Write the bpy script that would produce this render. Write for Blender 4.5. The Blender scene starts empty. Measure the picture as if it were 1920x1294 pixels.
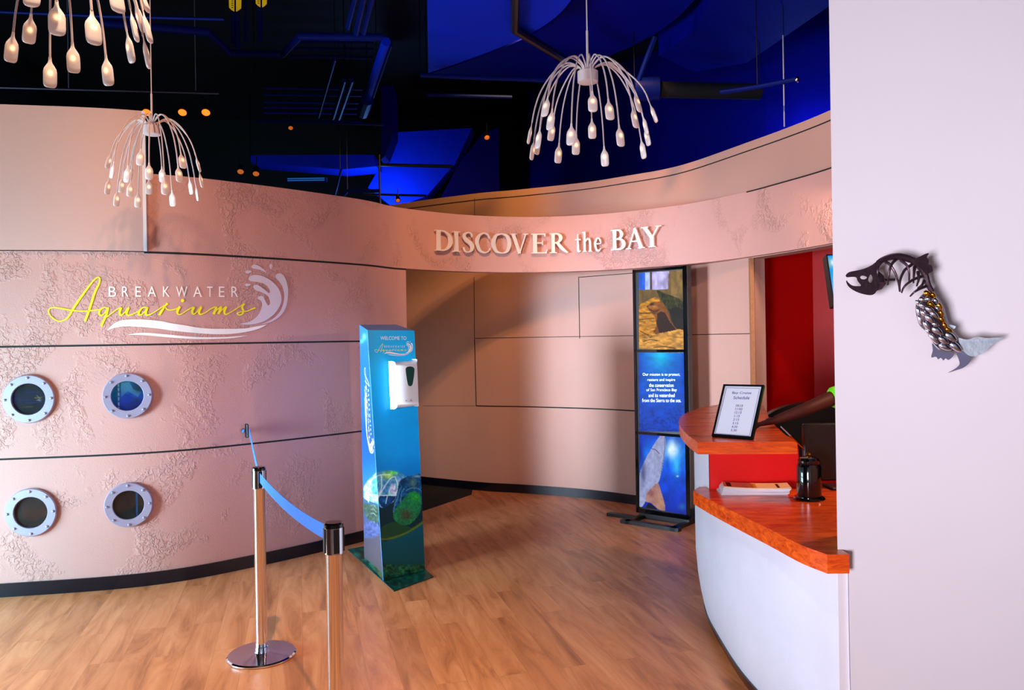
import bpy, math, random
import numpy as np
from mathutils import Vector, Matrix
from mathutils.geometry import tessellate_polygon
random.seed(4)
PI = math.pi
scene = bpy.context.scene
COL = scene.collection

# ------------------------------------------------------------------ camera, world, light, exposure
EYE = 1.62
FPX = 1450.0
ROLL = 0.0156
cam_data = bpy.data.cameras.new('camera')
cam = bpy.data.objects.new('camera', cam_data); COL.objects.link(cam)
ca, sa = math.cos(ROLL), math.sin(ROLL)
r_, u_, b_ = Vector((ca, 0, -sa)), Vector((sa, 0, ca)), Vector((0, -1, 0))
cam.matrix_world = Matrix(((r_.x, u_.x, b_.x, 0), (r_.y, u_.y, b_.y, 0), (r_.z, u_.z, b_.z, EYE), (0, 0, 0, 1)))
cam_data.sensor_width = 36
cam_data.lens = 36 * FPX / 1920
cam_data.shift_y = -12 / 1920
cam_data.clip_start = 0.05
scene.camera = cam
vs = scene.view_settings
vs.view_transform = 'Standard'; vs.look = 'None'; vs.gamma = 1; vs.use_curve_mapping = False
vs.exposure = 0.0
W = bpy.data.worlds.new('world'); scene.world = W; W.use_nodes = True
W.node_tree.nodes['Background'].inputs[0].default_value = (0.72, 0.80, 1, 1)
W.node_tree.nodes['Background'].inputs[1].default_value = 0.45

def aim(o, target):
    d = Vector(target) - o.location
    o.rotation_euler = d.to_track_quat('-Z', 'Y').to_euler()
def area(name, loc, target, sx, sy, power, color, spread=180):
    l = bpy.data.lights.new(name, 'AREA'); l.shape = 'RECTANGLE'; l.size = sx; l.size_y = sy
    l.energy = power; l.color = color; l.spread = math.radians(spread)
    o = bpy.data.objects.new(name, l); COL.objects.link(o); o.location = loc; aim(o, target); return o
def point(name, loc, power, color, size=0.15):
    l = bpy.data.lights.new(name, 'POINT'); l.energy = power; l.color = color; l.shadow_soft_size = size
    o = bpy.data.objects.new(name, l); COL.objects.link(o); o.location = loc; return o
def spot(name, loc, target, power, color, deg=60, blend=0.6, size=0.06):
    l = bpy.data.lights.new(name, 'SPOT'); l.energy = power; l.color = color
    l.spot_size = math.radians(deg); l.spot_blend = blend; l.shadow_soft_size = size
    o = bpy.data.objects.new(name, l); COL.objects.link(o); o.location = loc; aim(o, target); return o
COOL = (0.72, 0.80, 1.0); WARM = (1.0, 0.42, 0.20)
# daylight through the glazing on the left and behind the viewer
#LIGHTS_BEGIN
area('daylight_side', (-4.6, 3.3, 0.75), (-2.2, 4.6, 0.7), 1.8, 1.1, 225, (0.42, 0.80, 1.0))
area('daylight_side', (-4.9, 1.6, 1.4), (1.3, 7.3, 1.1), 1.2, 1.8, 44, (0.66, 0.80, 1.0), 30)
area('rear_light', (0.6, -2.8, 2.0), (-0.7, 5.4, 1.0), 1.0, 1.6, 2.4, (0.66, 0.84, 1.0), 13)  # added narrow beam that only brightens the sanitizer stand, not real daylight
area('rear_light', (-2.0, -2.0, 1.2), (2.8, 2.7, 2.0), 0.8, 1.0, 80, (0.90, 0.84, 0.97), 70)
spot('lamp_spot', (-2.2, 2.2, 4.6), (-3.2, 4.9, 2.5), 175, (1.0, 0.66, 0.36), 50, 0.9)
spot('lamp_spot', (-1.0, 2.8, 4.6), (-2.0, 5.6, 2.2), 195, (1.0, 0.52, 0.28), 50, 0.9)
spot('lamp_spot', (-0.2, 3.4, 4.6), (-0.5, 7.1, 2.4), 230, (1.0, 0.62, 0.25), 34, 0.9)
spot('lamp_spot', (-0.2, 3.8, 4.6), (-0.1, 7.3, 2.5), 270, (1.0, 0.5, 0.22), 42, 0.8)
spot('lamp_spot', (0.4, 4.0, 4.6), (1.3, 7.0, 2.5), 50, (1.0, 0.6, 0.3), 45, 0.8)
spot('lamp_spot', (-0.9, 2.0, 4.6), (-1.1, 2.9, 0.0), 780, (1.0, 0.68, 0.42), 66, 1.0)
spot('lamp_spot', (0.9, 3.6, 4.6), (2.1, 5.6, 3.0), 165, (1.0, 0.64, 0.38), 50, 0.8)
spot('lamp_spot', (0.1, 6.9, 4.3), (-0.6, 8.5, 2.9), 130, (1.0, 0.50, 0.06), 80, 0.8)
spot('lamp_spot', (0.9, 6.2, 4.3), (1.1, 7.6, 2.9), 170, (1.0, 0.46, 0.16), 70, 0.8)
spot('lamp_spot', (2.3, 5.0, 2.5), (2.3, 6.8, 1.5), 110, (1.0, 0.7, 0.5), 110)  # added to brighten the red booth wall, no fitting there
spot('lamp_spot', (2.55, 3.6, 2.15), (1.6, 4.1, 0.9), 95, (1.0, 0.64, 0.42), 120)
point('ceiling_wash', (-1.6, 9.6, 3.3), 34, (0.15, 0.42, 1.0))  # hidden blue points added to light the ceiling, no fittings
point('ceiling_wash', (0.9, 4.2, 3.3), 10, (0.3, 0.5, 1.0))
point('ceiling_wash', (3.2, 8.2, 3.6), 30, (0.2, 0.35, 1.0))
#LIGHTS_END

# ------------------------------------------------------------------ projection helpers
def ray(px, py):
    dx, dy = px - 960, py - 635
    return ((dx * ca - dy * sa) / FPX, -(dy * ca + dx * sa) / FPX)
def P(px, py, Y):
    a, b = ray(px, py); return Vector((a * Y, Y, EYE + b * Y))
def G(px, py, z):
    a, b = ray(px, py); Y = (z - EYE) / b; return Vector((a * Y, Y, z))
def onplane(px, py, p0, n):
    a, b = ray(px, py); d = Vector((a, 1, b)); o = Vector((0, 0, EYE))
    t = (p0 - o).dot(n) / d.dot(n); return o + d * t
def catmull(pts, k=8, closed=False):
    pts = [tuple(p) for p in pts]; n = len(pts); out = []
    rng = range(n) if closed else range(n - 1)
    for i in rng:
        if closed: p0, p1, p2, p3 = pts[(i - 1) % n], pts[i], pts[(i + 1) % n], pts[(i + 2) % n]
        else:
            p1, p2 = pts[i], pts[i + 1]
            p0 = pts[i - 1] if i else tuple(2 * a - b for a, b in zip(p1, p2))
            p3 = pts[i + 2] if i + 2 < n else tuple(2 * b - a for a, b in zip(p1, p2))
        for j in range(k):
            t = j / k
            out.append(tuple(0.5 * (2 * b + (c - a) * t + (2 * a - 5 * b + 4 * c - d) * t * t + (3 * b - a - 3 * c + d) * t ** 3)
                             for a, b, c, d in zip(p0, p1, p2, p3)))
    if not closed: out.append(pts[-1])
    return out
def hit(px, py, curve, off=0.0):
    """where the sight line through a point of the drawing meets an upright wall standing on a plan curve"""
    k, b = ray(px, py); best = None
    for i in range(len(curve) - 1):
        (x0, y0), (x1, y1) = curve[i], curve[i + 1]
        f0, f1 = x0 - k * y0, x1 - k * y1
        if f0 * f1 <= 0 and f0 != f1:
            t = f0 / (f0 - f1); Y = y0 + (y1 - y0) * t
            if best is None or Y < best[1]:
                tx, ty = x1 - x0, y1 - y0; L = math.hypot(tx, ty); n = Vector((ty / L, -tx / L, 0))
                best = (Vector((k * Y, Y, EYE + b * Y)), Y, n)
    p, _, n = best
    return p + n * off

# ------------------------------------------------------------------ materials
def lin(c):
    c = c / 255.0
    return c / 12.92 if c <= 0.04045 else ((c + 0.055) / 1.055) ** 2.4
def L3(rgb): return (lin(rgb[0]), lin(rgb[1]), lin(rgb[2]), 1)
def pmat(name, rgb, rough=0.5, metal=0.0, var=0.08, scale=8.0, bump=0.0, bscale=60.0, spec=0.5, emit=0.0, coat=0.0):
    m = bpy.data.materials.new(name); m.use_nodes = True; nt = m.node_tree; b = nt.nodes['Principled BSDF']
    b.inputs['Roughness'].default_value = rough; b.inputs['Metallic'].default_value = metal
    b.inputs['Specular IOR Level'].default_value = spec; b.inputs['Coat Weight'].default_value = coat
    tc = nt.nodes.new('ShaderNodeTexCoord'); nz = nt.nodes.new('ShaderNodeTexNoise')
    nz.inputs['Scale'].default_value = scale; nz.inputs['Detail'].default_value = 4
    nt.links.new(tc.outputs['Object'], nz.inputs['Vector'])
    mx = nt.nodes.new('ShaderNodeMix'); mx.data_type = 'RGBA'
    c = L3(rgb)
    mx.inputs[6].default_value = (c[0] * (1 - var), c[1] * (1 - var), c[2] * (1 - var), 1)
    mx.inputs[7].default_value = (min(1, c[0] * (1 + var)), min(1, c[1] * (1 + var)), min(1, c[2] * (1 + var)), 1)
    nt.links.new(nz.outputs['Fac'], mx.inputs[0]); nt.links.new(mx.outputs[2], b.inputs['Base Color'])
    if emit:
        nt.links.new(mx.outputs[2], b.inputs['Emission Color']); b.inputs['Emission Strength'].default_value = emit
    if bump:
        n2 = nt.nodes.new('ShaderNodeTexNoise'); n2.inputs['Scale'].default_value = bscale; n2.inputs['Detail'].default_value = 5
        bp = nt.nodes.new('ShaderNodeBump'); bp.inputs['Strength'].default_value = bump; bp.inputs['Distance'].default_value = 0.01
        nt.links.new(tc.outputs['Object'], n2.inputs['Vector']); nt.links.new(n2.outputs['Fac'], bp.inputs['Height'])
        nt.links.new(bp.outputs['Normal'], b.inputs['Normal'])
    return m
def plaster(name, rgb, strong=0.6):
    """hand trowelled plaster: smooth ground with knocked-down patches"""
    m = pmat(name, rgb, 0.62, var=0.06, scale=2.0); nt = m.node_tree; b = nt.nodes['Principled BSDF']
    tc = nt.nodes.new('ShaderNodeTexCoord')
    patch = nt.nodes.new('ShaderNodeTexNoise'); patch.inputs['Scale'].default_value = 2.6; patch.inputs['Detail'].default_value = 5; patch.inputs['Distortion'].default_value = 0.6
    pr = nt.nodes.new('ShaderNodeMapRange'); pr.inputs[1].default_value = 0.51; pr.inputs[2].default_value = 0.68
    fine = nt.nodes.new('ShaderNodeTexNoise'); fine.inputs['Scale'].default_value = 38; fine.inputs['Detail'].default_value = 5; fine.inputs['Distortion'].default_value = 0.8
    fr = nt.nodes.new('ShaderNodeMapRange'); fr.inputs[1].default_value = 0.46; fr.inputs[2].default_value = 0.56
    grain = nt.nodes.new('ShaderNodeTexNoise'); grain.inputs['Scale'].default_value = 160
    for n in (patch, fine, grain): nt.links.new(tc.outputs['Object'], n.inputs['Vector'])
    nt.links.new(patch.outputs['Fac'], pr.inputs[0]); nt.links.new(fine.outputs['Fac'], fr.inputs[0])
    mul = nt.nodes.new('ShaderNodeMath'); mul.operation = 'MULTIPLY'
    nt.links.new(pr.outputs[0], mul.inputs[0]); nt.links.new(fr.outputs[0], mul.inputs[1])
    ad = nt.nodes.new('ShaderNodeMath'); ad.operation = 'MULTIPLY_ADD'; ad.inputs[1].default_value = 0.10
    nt.links.new(grain.outputs['Fac'], ad.inputs[0]); nt.links.new(mul.outputs[0], ad.inputs[2])
    bp = nt.nodes.new('ShaderNodeBump'); bp.inputs['Strength'].default_value = strong; bp.inputs['Distance'].default_value = 0.012
    nt.links.new(ad.outputs[0], bp.inputs['Height']); nt.links.new(bp.outputs['Normal'], b.inputs['Normal'])
    return m
def attr_mat(name, rough=0.4, emit=0.0, coat=0.0):
    m = bpy.data.materials.new(name); m.use_nodes = True; nt = m.node_tree; b = nt.nodes['Principled BSDF']
    a = nt.nodes.new('ShaderNodeAttribute'); a.attribute_name = 'print'
    b.inputs['Roughness'].default_value = rough; b.inputs['Coat Weight'].default_value = coat; b.inputs['Specular IOR Level'].default_value = 0.25
    if emit:
        b.inputs['Base Color'].default_value = (0.01, 0.01, 0.01, 1)
        nt.links.new(a.outputs['Color'], b.inputs['Emission Color']); b.inputs['Emission Strength'].default_value = emit
    else: nt.links.new(a.outputs['Color'], b.inputs['Base Color'])
    return m
def wood_floor():
    m = bpy.data.materials.new('oak_vinyl_floor'); m.use_nodes = True; nt = m.node_tree; b = nt.nodes['Principled BSDF']
    tc = nt.nodes.new('ShaderNodeTexCoord'); mp = nt.nodes.new('ShaderNodeMapping')
    mp.inputs['Rotation'].default_value = (0, 0, -(PI / 2 + 0.27))
    nt.links.new(tc.outputs['Object'], mp.inputs['Vector'])
    br = nt.nodes.new('ShaderNodeTexBrick'); br.offset = 0.37; br.inputs['Scale'].default_value = 1
    br.inputs['Brick Width'].default_value = 1.2; br.inputs['Row Height'].default_value = 0.15
    br.inputs['Mortar Size'].default_value = 0.0007; br.inputs['Mortar Smooth'].default_value = 0.3; br.inputs['Bias'].default_value = 0
    br.inputs['Color1'].default_value = (0, 0, 0, 1); br.inputs['Color2'].default_value = (1, 1, 1, 1); br.inputs['Mortar'].default_value = (0.2, 0.2, 0.2, 1)
    nt.links.new(mp.outputs[0], br.inputs['Vector'])
    m2 = nt.nodes.new('ShaderNodeMapping'); m2.inputs['Scale'].default_value = (0.9, 6, 1); nt.links.new(mp.outputs[0], m2.inputs['Vector'])
    off = nt.nodes.new('ShaderNodeVectorMath'); off.operation = 'MULTIPLY_ADD'; off.inputs[1].default_value = (7, 7, 7)
    nt.links.new(br.outputs['Color'], off.inputs[0]); nt.links.new(m2.outputs[0], off.inputs[2])
    g = nt.nodes.new('ShaderNodeTexNoise'); g.inputs['Scale'].default_value = 1.6; g.inputs['Detail'].default_value = 8; g.inputs['Roughness'].default_value = 0.62; g.inputs['Distortion'].default_value = 1.0
    nt.links.new(off.outputs[0], g.inputs['Vector'])
    cr = nt.nodes.new('ShaderNodeValToRGB'); e = cr.color_ramp.elements
    e[0].position = 0.25; e[0].color = L3((150, 88, 50)); e[1].position = 0.75; e[1].color = L3((238, 168, 118))
    k = cr.color_ramp.elements.new(0.48); k.color = L3((212, 138, 88))
    nt.links.new(g.outputs['Fac'], cr.inputs['Fac'])
    tone = nt.nodes.new('ShaderNodeMix'); tone.data_type = 'RGBA'; tone.blend_type = 'MULTIPLY'; tone.inputs[0].default_value = 0.16
    nt.links.new(cr.outputs['Color'], tone.inputs[6]); nt.links.new(br.outputs['Color'], tone.inputs[7])
    seam = nt.nodes.new('ShaderNodeMix'); seam.data_type = 'RGBA'; seam.inputs[7].default_value = L3((70, 40, 25))
    sm = nt.nodes.new('ShaderNodeMath'); sm.operation = 'MULTIPLY'; sm.inputs[1].default_value = 0.5
    nt.links.new(br.outputs['Fac'], sm.inputs[0]); nt.links.new(sm.outputs[0], seam.inputs[0]); nt.links.new(tone.outputs[2], seam.inputs[6])
    nt.links.new(seam.outputs[2], b.inputs['Base Color'])
    b.inputs['Roughness'].default_value = 0.38
    bp = nt.nodes.new('ShaderNodeBump'); bp.inputs['Strength'].default_value = 0.12; bp.inputs['Distance'].default_value = 0.004
    nt.links.new(g.outputs['Fac'], bp.inputs['Height']); nt.links.new(bp.outputs['Normal'], b.inputs['Normal'])
    return m
def laminate():
    m = bpy.data.materials.new('red_cherry_laminate'); m.use_nodes = True; nt = m.node_tree; b = nt.nodes['Principled BSDF']
    tc = nt.nodes.new('ShaderNodeTexCoord'); mp = nt.nodes.new('ShaderNodeMapping'); mp.inputs['Scale'].default_value = (4, 14, 30)
    nz = nt.nodes.new('ShaderNodeTexNoise'); nz.inputs['Scale'].default_value = 1.4; nz.inputs['Detail'].default_value = 8; nz.inputs['Roughness'].default_value = 0.7; nz.inputs['Distortion'].default_value = 0.8
    cr = nt.nodes.new('ShaderNodeValToRGB'); e = cr.color_ramp.elements
    e[0].position = 0.3; e[0].color = L3((176, 34, 8)); e[1].position = 0.7; e[1].color = L3((255, 108, 26))
    nt.links.new(tc.outputs['Object'], mp.inputs['Vector']); nt.links.new(mp.outputs[0], nz.inputs['Vector']); nt.links.new(nz.outputs['Fac'], cr.inputs['Fac'])
    nt.links.new(cr.outputs['Color'], b.inputs['Base Color']); b.inputs['Roughness'].default_value = 0.25
    return m
def glow_glass():
    """frosted lamp glass, brightest where the filament sits"""
    m = bpy.data.materials.new('frosted_lamp_glass'); m.use_nodes = True; nt = m.node_tree; b = nt.nodes['Principled BSDF']
    tc = nt.nodes.new('ShaderNodeTexCoord'); mp = nt.nodes.new('ShaderNodeMapping'); mp.inputs['Location'].default_value = (0, 0, 0.052 / 0.022); mp.inputs['Scale'].default_value = (1 / 0.018, 1 / 0.018, 1 / 0.022)
    g = nt.nodes.new('ShaderNodeTexGradient'); g.gradient_type = 'SPHERICAL'
    cr = nt.nodes.new('ShaderNodeValToRGB'); e = cr.color_ramp.elements
    e[0].position = 0.0; e[0].color = (0.20, 0.10, 0.065, 1); e[1].position = 0.75; e[1].color = (2.4, 1.6, 0.85, 1)
    k = cr.color_ramp.elements.new(0.3); k.color = (0.5, 0.22, 0.09, 1)
    nt.links.new(tc.outputs['Object'], mp.inputs['Vector']); nt.links.new(mp.outputs[0], g.inputs['Vector']); nt.links.new(g.outputs['Fac'], cr.inputs['Fac'])
    nt.links.new(cr.outputs['Color'], b.inputs['Emission Color']); b.inputs['Emission Strength'].default_value = 1.0
    b.inputs['Base Color'].default_value = (0.6, 0.55, 0.56, 1); b.inputs['Roughness'].default_value = 0.35
    return m

M = dict(
    plaster=plaster('pink_plaster', (204, 150, 140), 0.7),
    panel=pmat('smooth_panel', (210, 164, 154), 0.55, var=0.04, scale=1.5, bump=0.05, bscale=120),
    drum=pmat('cream_board', (198, 150, 134), 0.55, var=0.03, scale=2, bump=0.06, bscale=140),
    groove=pmat('dark_groove', (18, 14, 16), 0.8),
    base=pmat('black_rubber_base', (10, 13, 26), 0.25, var=0.2),
    white=pmat('white_wall_paint', (228, 222, 226), 0.6, var=0.03, scale=1.6, bump=0.06, bscale=30),
    counterwhite=pmat('brushed_white_plaster', (214, 212, 226), 0.55, var=0.07, scale=5, bump=0.18, bscale=25),
    red=pmat('red_paint', (225, 6, 4), 0.45, var=0.05, scale=2),
    laminate=laminate(), floor=wood_floor(),
    carpet=pmat('black_carpet', (6, 5, 6), 0.95),
    cutedge=pmat('raw_cut_edge', (170, 110, 70), 0.8, var=0.3, scale=40),
    ceil=pmat('ceiling_black', (2, 3, 12), 0.8),
    blue=pmat('ceiling_blue_lit', (0, 40, 205), 0.7, var=0.15, scale=3, spec=0.1),  # lighter copy of the ceiling blue, light on the bright faces put into colour
    blue2=pmat('ceiling_blue_shaded', (0, 4, 130), 0.7, var=0.15, scale=3, spec=0.08),  # darker copy of the same blue, shade put into the colour
    navy=pmat('navy_metal', (0, 18, 100), 0.5, var=0.2, spec=0.12),
    black=pmat('black_satin', (9, 9, 11), 0.35), blackgloss=pmat('black_gloss', (5, 5, 7), 0.08, coat=0.5),
    chrome=pmat('chrome', (225, 225, 232), 0.07, 1.0, var=0.02), steel=pmat('brushed_steel', (190, 190, 205), 0.3, 0.7, var=0.05, scale=30),
    ring=pmat('porthole_metal', (168, 158, 182), 0.35, 0.35, var=0.06), belt=pmat('blue_webbing', (0, 98, 205), 0.6, var=0.08, scale=200, bump=0.2, bscale=400),
    cord=pmat('lamp_white', (215, 190, 188), 0.4, var=0.03), glow=glow_glass(),
    letter=pmat('brushed_letter_metal', (246, 228, 214), 0.35, 0.25, var=0.05, scale=20),
    vinylwhite=pmat('white_vinyl', (255, 246, 240), 0.5, var=0.03), vinylgrey=pmat('pearl_vinyl', (222, 208, 216), 0.5, var=0.06),
    vinylyellow=pmat('yellow_vinyl', (255, 244, 30), 0.5, var=0.04), plastic=pmat('white_plastic', (226, 226, 232), 0.35, var=0.02),
    paper=pmat('paper', (238, 232, 240), 0.6, var=0.03), ink=pmat('navy_ink', (40, 48, 130), 0.6), inkblack=pmat('dark_ink', (45, 30, 25), 0.6),
    inkgold=pmat('gold_ink', (225, 165, 40), 0.6), rust=pmat('dark_rusty_steel', (66, 46, 56), 0.38, 0.6, var=0.35, scale=25, bump=0.2, bscale=60),
    tin=pmat('grey_sheet_metal', (112, 112, 136), 0.45, 0.3, var=0.15, scale=20), gold=pmat('gold_metal', (230, 165, 50), 0.2, 1.0),
    skin=pmat('dark_brown_skin', (70, 26, 18), 0.6, spec=0.2), shirt=pmat('lime_green_cotton', (120, 235, 10), 0.8, bump=0.2, bscale=200),
    trousers=pmat('dark_trousers', (25, 25, 35), 0.8), hair=pmat('black_hair', (12, 9, 9), 0.6), eye=pmat('eye_white', (230, 225, 220), 0.2),
    yellow=pmat('glowing_yellow_label', (225, 180, 20), 0.5, emit=0.35), amber=pmat('hot_lamp_lens', (255, 105, 30), 0.3, emit=2.6),  # yellow tags are no lamps, a faint glow is added to brighten them
    amberdim=pmat('amber_lamp_dim', (230, 120, 50), 0.3, emit=0.5), wire=pmat('steel_wire', (170, 170, 200), 0.4, 0.5),
    printm=attr_mat('printed_board', 0.3), screen=attr_mat('backlit_print', 0.15, emit=1.0), tank=attr_mat('tank_view', 0.6, emit=0.55),
)
gl = bpy.data.materials.new('clear_glass'); gl.use_nodes = True
b = gl.node_tree.nodes['Principled BSDF']; b.inputs['Transmission Weight'].default_value = 1; b.inputs['Roughness'].default_value = 0.02; b.inputs['IOR'].default_value = 1.12
M['glass'] = gl

# ------------------------------------------------------------------ mesh builder
class MB:
    def __init__(s): s.v = []; s.f = []; s.smooth = []
    def add(s, vs_, fs, smooth=False):
        o = len(s.v); s.v += [Vector(p) for p in vs_]
        for f in fs: s.f.append([o + i for i in f]); s.smooth.append(smooth)
        return s
    def hexa(s, c):   # 8 corners: bottom ring 0-3, top ring 4-7
        return s.add(c, [(0, 3, 2, 1), (4, 5, 6, 7), (0, 1, 5, 4), (1, 2, 6, 5), (2, 3, 7, 6), (3, 0, 4, 7)])
    def box(s, x0, x1, y0, y1, z0, z1):
        return s.hexa([(x0, y0, z0), (x1, y0, z0), (x1, y1, z0), (x0, y1, z0), (x0, y0, z1), (x1, y0, z1), (x1, y1, z1), (x0, y1, z1)])
    def rbox(s, c, sx, sy, sz, rz=0, ch=0.0):
        """chamfered box about a centre"""
        R = Matrix.Rotation(rz, 4, 'Z'); c = Vector(c); h = (sx / 2, sy / 2, sz / 2)
        if ch <= 0: ch = 1e-4
        pts = []
        for z, inset in ((-h[2], ch), (-h[2] + ch, 0), (h[2] - ch, 0), (h[2], ch)):
            x, y = h[0] - inset, h[1] - inset; e = ch if inset == 0 else ch * 0.3
            pts.append([(-x + e, -y), (x - e, -y), (x, -y + e), (x, y - e), (x - e, y), (-x + e, y), (-x, y - e), (-x, -y + e)])
        vv = []
        for ring, z in zip(pts, (-h[2], -h[2] + ch, h[2] - ch, h[2])): vv += [c + R @ Vector((a, b2, z)) for a, b2 in ring]
        ff = [tuple(range(7, -1, -1)), tuple(range(24, 32))]
        for k in range(3):
            for i in range(8): j = (i + 1) % 8; ff.append((k * 8 + i, k * 8 + j, k * 8 + 8 + j, k * 8 + 8 + i))
        return s.add(vv, ff)
    def tube(s, pts, r, n=10, flat=None, caps=True):
        """tube through points; r number or list; flat=(vec, ratio) squashes along vec"""
        pts = [Vector(p) for p in pts]; m = len(pts); rs = r if isinstance(r, (list, tuple)) else [r] * m
        t0 = (pts[1] - pts[0]).normalized(); up = Vector((0, 0, 1)) if abs(t0.z) < 0.9 else Vector((0, 1, 0))
        nrm = (up - t0 * up.dot(t0)).normalized(); vv = []; ff = []
        for i, p in enumerate(pts):
            a = pts[max(i - 1, 0)]; c = pts[min(i + 1, m - 1)]; t = (c - a).normalized()
            nrm = (nrm - t * nrm.dot(t)).normalized(); bn = t.cross(nrm)
            for k in range(n):
                an = 2 * PI * k / n; d = nrm * math.cos(an) * rs[i] + bn * math.sin(an) * rs[i]
                if flat: d -= flat[0] * d.dot(flat[0]) * (1 - flat[1])
                vv.append(p + d)
        for i in range(m - 1):
            for k in range(n): j = (k + 1) % n; ff.append((i * n + k, i * n + j, i * n + n + j, i * n + n + k))
        s.add(vv, ff, True)
        if caps: s.add(vv[:n], [tuple(range(n - 1, -1, -1))]); s.add(vv[-n:], [tuple(range(n))])
        return s
    def lathe(s, prof, c=(0, 0, 0), n=32, axis=None, xs=None):
        """profile of (radius, height) about an axis (default up)"""
        c = Vector(c); ax = Vector(axis).normalized() if axis is not None else Vector((0, 0, 1))
        e1 = Vector((1, 0, 0)) if abs(ax.x) < 0.9 else Vector((0, 1, 0)); e1 = (e1 - ax * e1.dot(ax)).normalized(); e2 = ax.cross(e1)
        if xs: e1 = e1 * xs[0]; e2 = e2 * xs[1]
        vv = []
        for r, h in prof:
            for k in range(n): a = 2 * PI * k / n; vv.append(c + ax * h + e1 * math.cos(a) * r + e2 * math.sin(a) * r)
        ff = []
        for i in range(len(prof) - 1):
            for k in range(n): j = (k + 1) % n; ff.append((i * n + k, i * n + j, i * n + n + j, i * n + n + k))
        if prof[0][0] > 1e-5: ff.append(tuple(range(n - 1, -1, -1)))
        if prof[-1][0] > 1e-5: o = (len(prof) - 1) * n; ff.append(tuple(range(o, o + n)))
        return s.add(vv, ff, True)
    def ball(s, c, r, n=14):
        rx, ry, rz = (r, r, r) if isinstance(r, (int, float)) else r
        vv = []; ff = []; m = n // 2
        for i in range(m + 1):
            th = PI * i / m
            for k in range(n): a = 2 * PI * k / n; vv.append(Vector(c) + Vector((rx * math.sin(th) * math.cos(a), ry * math.sin(th) * math.sin(a), -rz * math.cos(th))))
        for i in range(m):
            for k in range(n): j = (k + 1) % n; ff.append((i * n + k, i * n + j, i * n + n + j, i * n + n + k))
        return s.add(vv, ff, True)
    def prism(s, front, back):
        """two matching outlines -> closed solid (concave outlines allowed)"""
        n = len(front); vv = list(front) + list(back); tris = tessellate_polygon([[Vector(p) for p in front]])
        ff = []
        for t in tris: ff.append(tuple(t)); ff.append((t[2] + n, t[1] + n, t[0] + n))
        for i in range(n): j = (i + 1) % n; ff.append((i, j, j + n, i + n))
        return s.add(vv, ff)
    def sheet(s, pts):
        return s.add(pts, [tuple(t) for t in tessellate_polygon([[Vector(p) for p in pts]])])
    def strip(s, A, B):
        n = len(A); return s.add(list(A) + list(B), [(i, i + 1, n + i + 1, n + i) for i in range(n - 1)])
    def build(s, name, mat, parent=None, sharp=35):
        me = bpy.data.meshes.new(name); off = parent_world(parent) if parent else Vector((0, 0, 0))
        me.from_pydata([tuple(v - off) for v in s.v], [], s.f); me.validate()
        for p, sm in zip(me.polygons, s.smooth): p.use_smooth = sm
        import bmesh
        bm = bmesh.new(); bm.from_mesh(me); bmesh.ops.remove_doubles(bm, verts=bm.verts, dist=1e-6); bmesh.ops.recalc_face_normals(bm, faces=bm.faces); bm.to_mesh(me); bm.free()
        if any(s.smooth): me.set_sharp_from_angle(angle=math.radians(sharp))
        me.materials.append(M[mat]); o = bpy.data.objects.new(name, me); COL.objects.link(o); o.parent = parent
        return o
def parent_world(p):
    v = Vector((0, 0, 0))
    while p: v += p.location; p = p.parent
    return v
def thing(name, label, cat, loc, group=None):
    o = bpy.data.objects.new(name, None); o.empty_display_size = 0.1; COL.objects.link(o); o.location = loc
    o['label'] = label; o['category'] = cat
    if group: o['group'] = group
    return o
def tag(o, label, cat, group=None):
    o['label'] = label; o['category'] = cat
    if group: o['group'] = group
    return o
def struct(o): o['kind'] = 'structure'; return o

# drawing helpers --------------------------------------------------
def ribbon(pts, widths, k=6):
    """smoothed pen stroke -> left and right outlines (2-D)"""
    if not isinstance(widths, (list, tuple)): widths = [widths] * len(pts)
    q = catmull([(p[0], p[1], w) for p, w in zip(pts, widths)], k); A = []; B = []
    for i, (x, y, w) in enumerate(q):
        a = q[max(i - 1, 0)]; c = q[min(i + 1, len(q) - 1)]; tx, ty = c[0] - a[0], c[1] - a[1]; l = math.hypot(tx, ty) or 1
        A.append((x - ty / l * w / 2, y + tx / l * w / 2)); B.append((x + ty / l * w / 2, y - tx / l * w / 2))
    return A, B
_tc = {}
def text2d(s):
    if s in _tc: return _tc[s]
    cu = bpy.data.curves.new('t', 'FONT'); cu.body = s; cu.resolution_u = 3; ob = bpy.data.objects.new('t', cu); COL.objects.link(ob)
    dg = bpy.context.evaluated_depsgraph_get(); dg.update(); me = ob.evaluated_get(dg).to_mesh()
    v = [(p.co.x, p.co.y) for p in me.vertices]; f = [tuple(p.vertices) for p in me.polygons]
    ob.evaluated_get(dg).to_mesh_clear(); bpy.data.objects.remove(ob); bpy.data.curves.remove(cu)
    x0 = min(a for a, _ in v); x1 = max(a for a, _ in v); y0 = min(b2 for _, b2 in v); y1 = max(b2 for _, b2 in v)
    _tc[s] = (v, f, (x0, x1, y0, y1)); return _tc[s]
def put_text(mb, s, box, fn, flat=True):
    """box = (x left, x right, y top, y bottom[, y bottom at right]) in drawing units"""
    v, f, (a0, a1, c0, c1) = text2d(s); xl, xr, yt, yb = box[:4]; dr = box[4] if len(box) > 4 else 0
    vv = []
    for x, y in v:
        t = (x - a0) / (a1 - a0); px = xl + (xr - xl) * t; py = yb + (yt - yb) * (y - c0) / (c1 - c0) + dr * t
        vv.append(fn(px, py))
    mb.add(vv, f)

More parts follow.
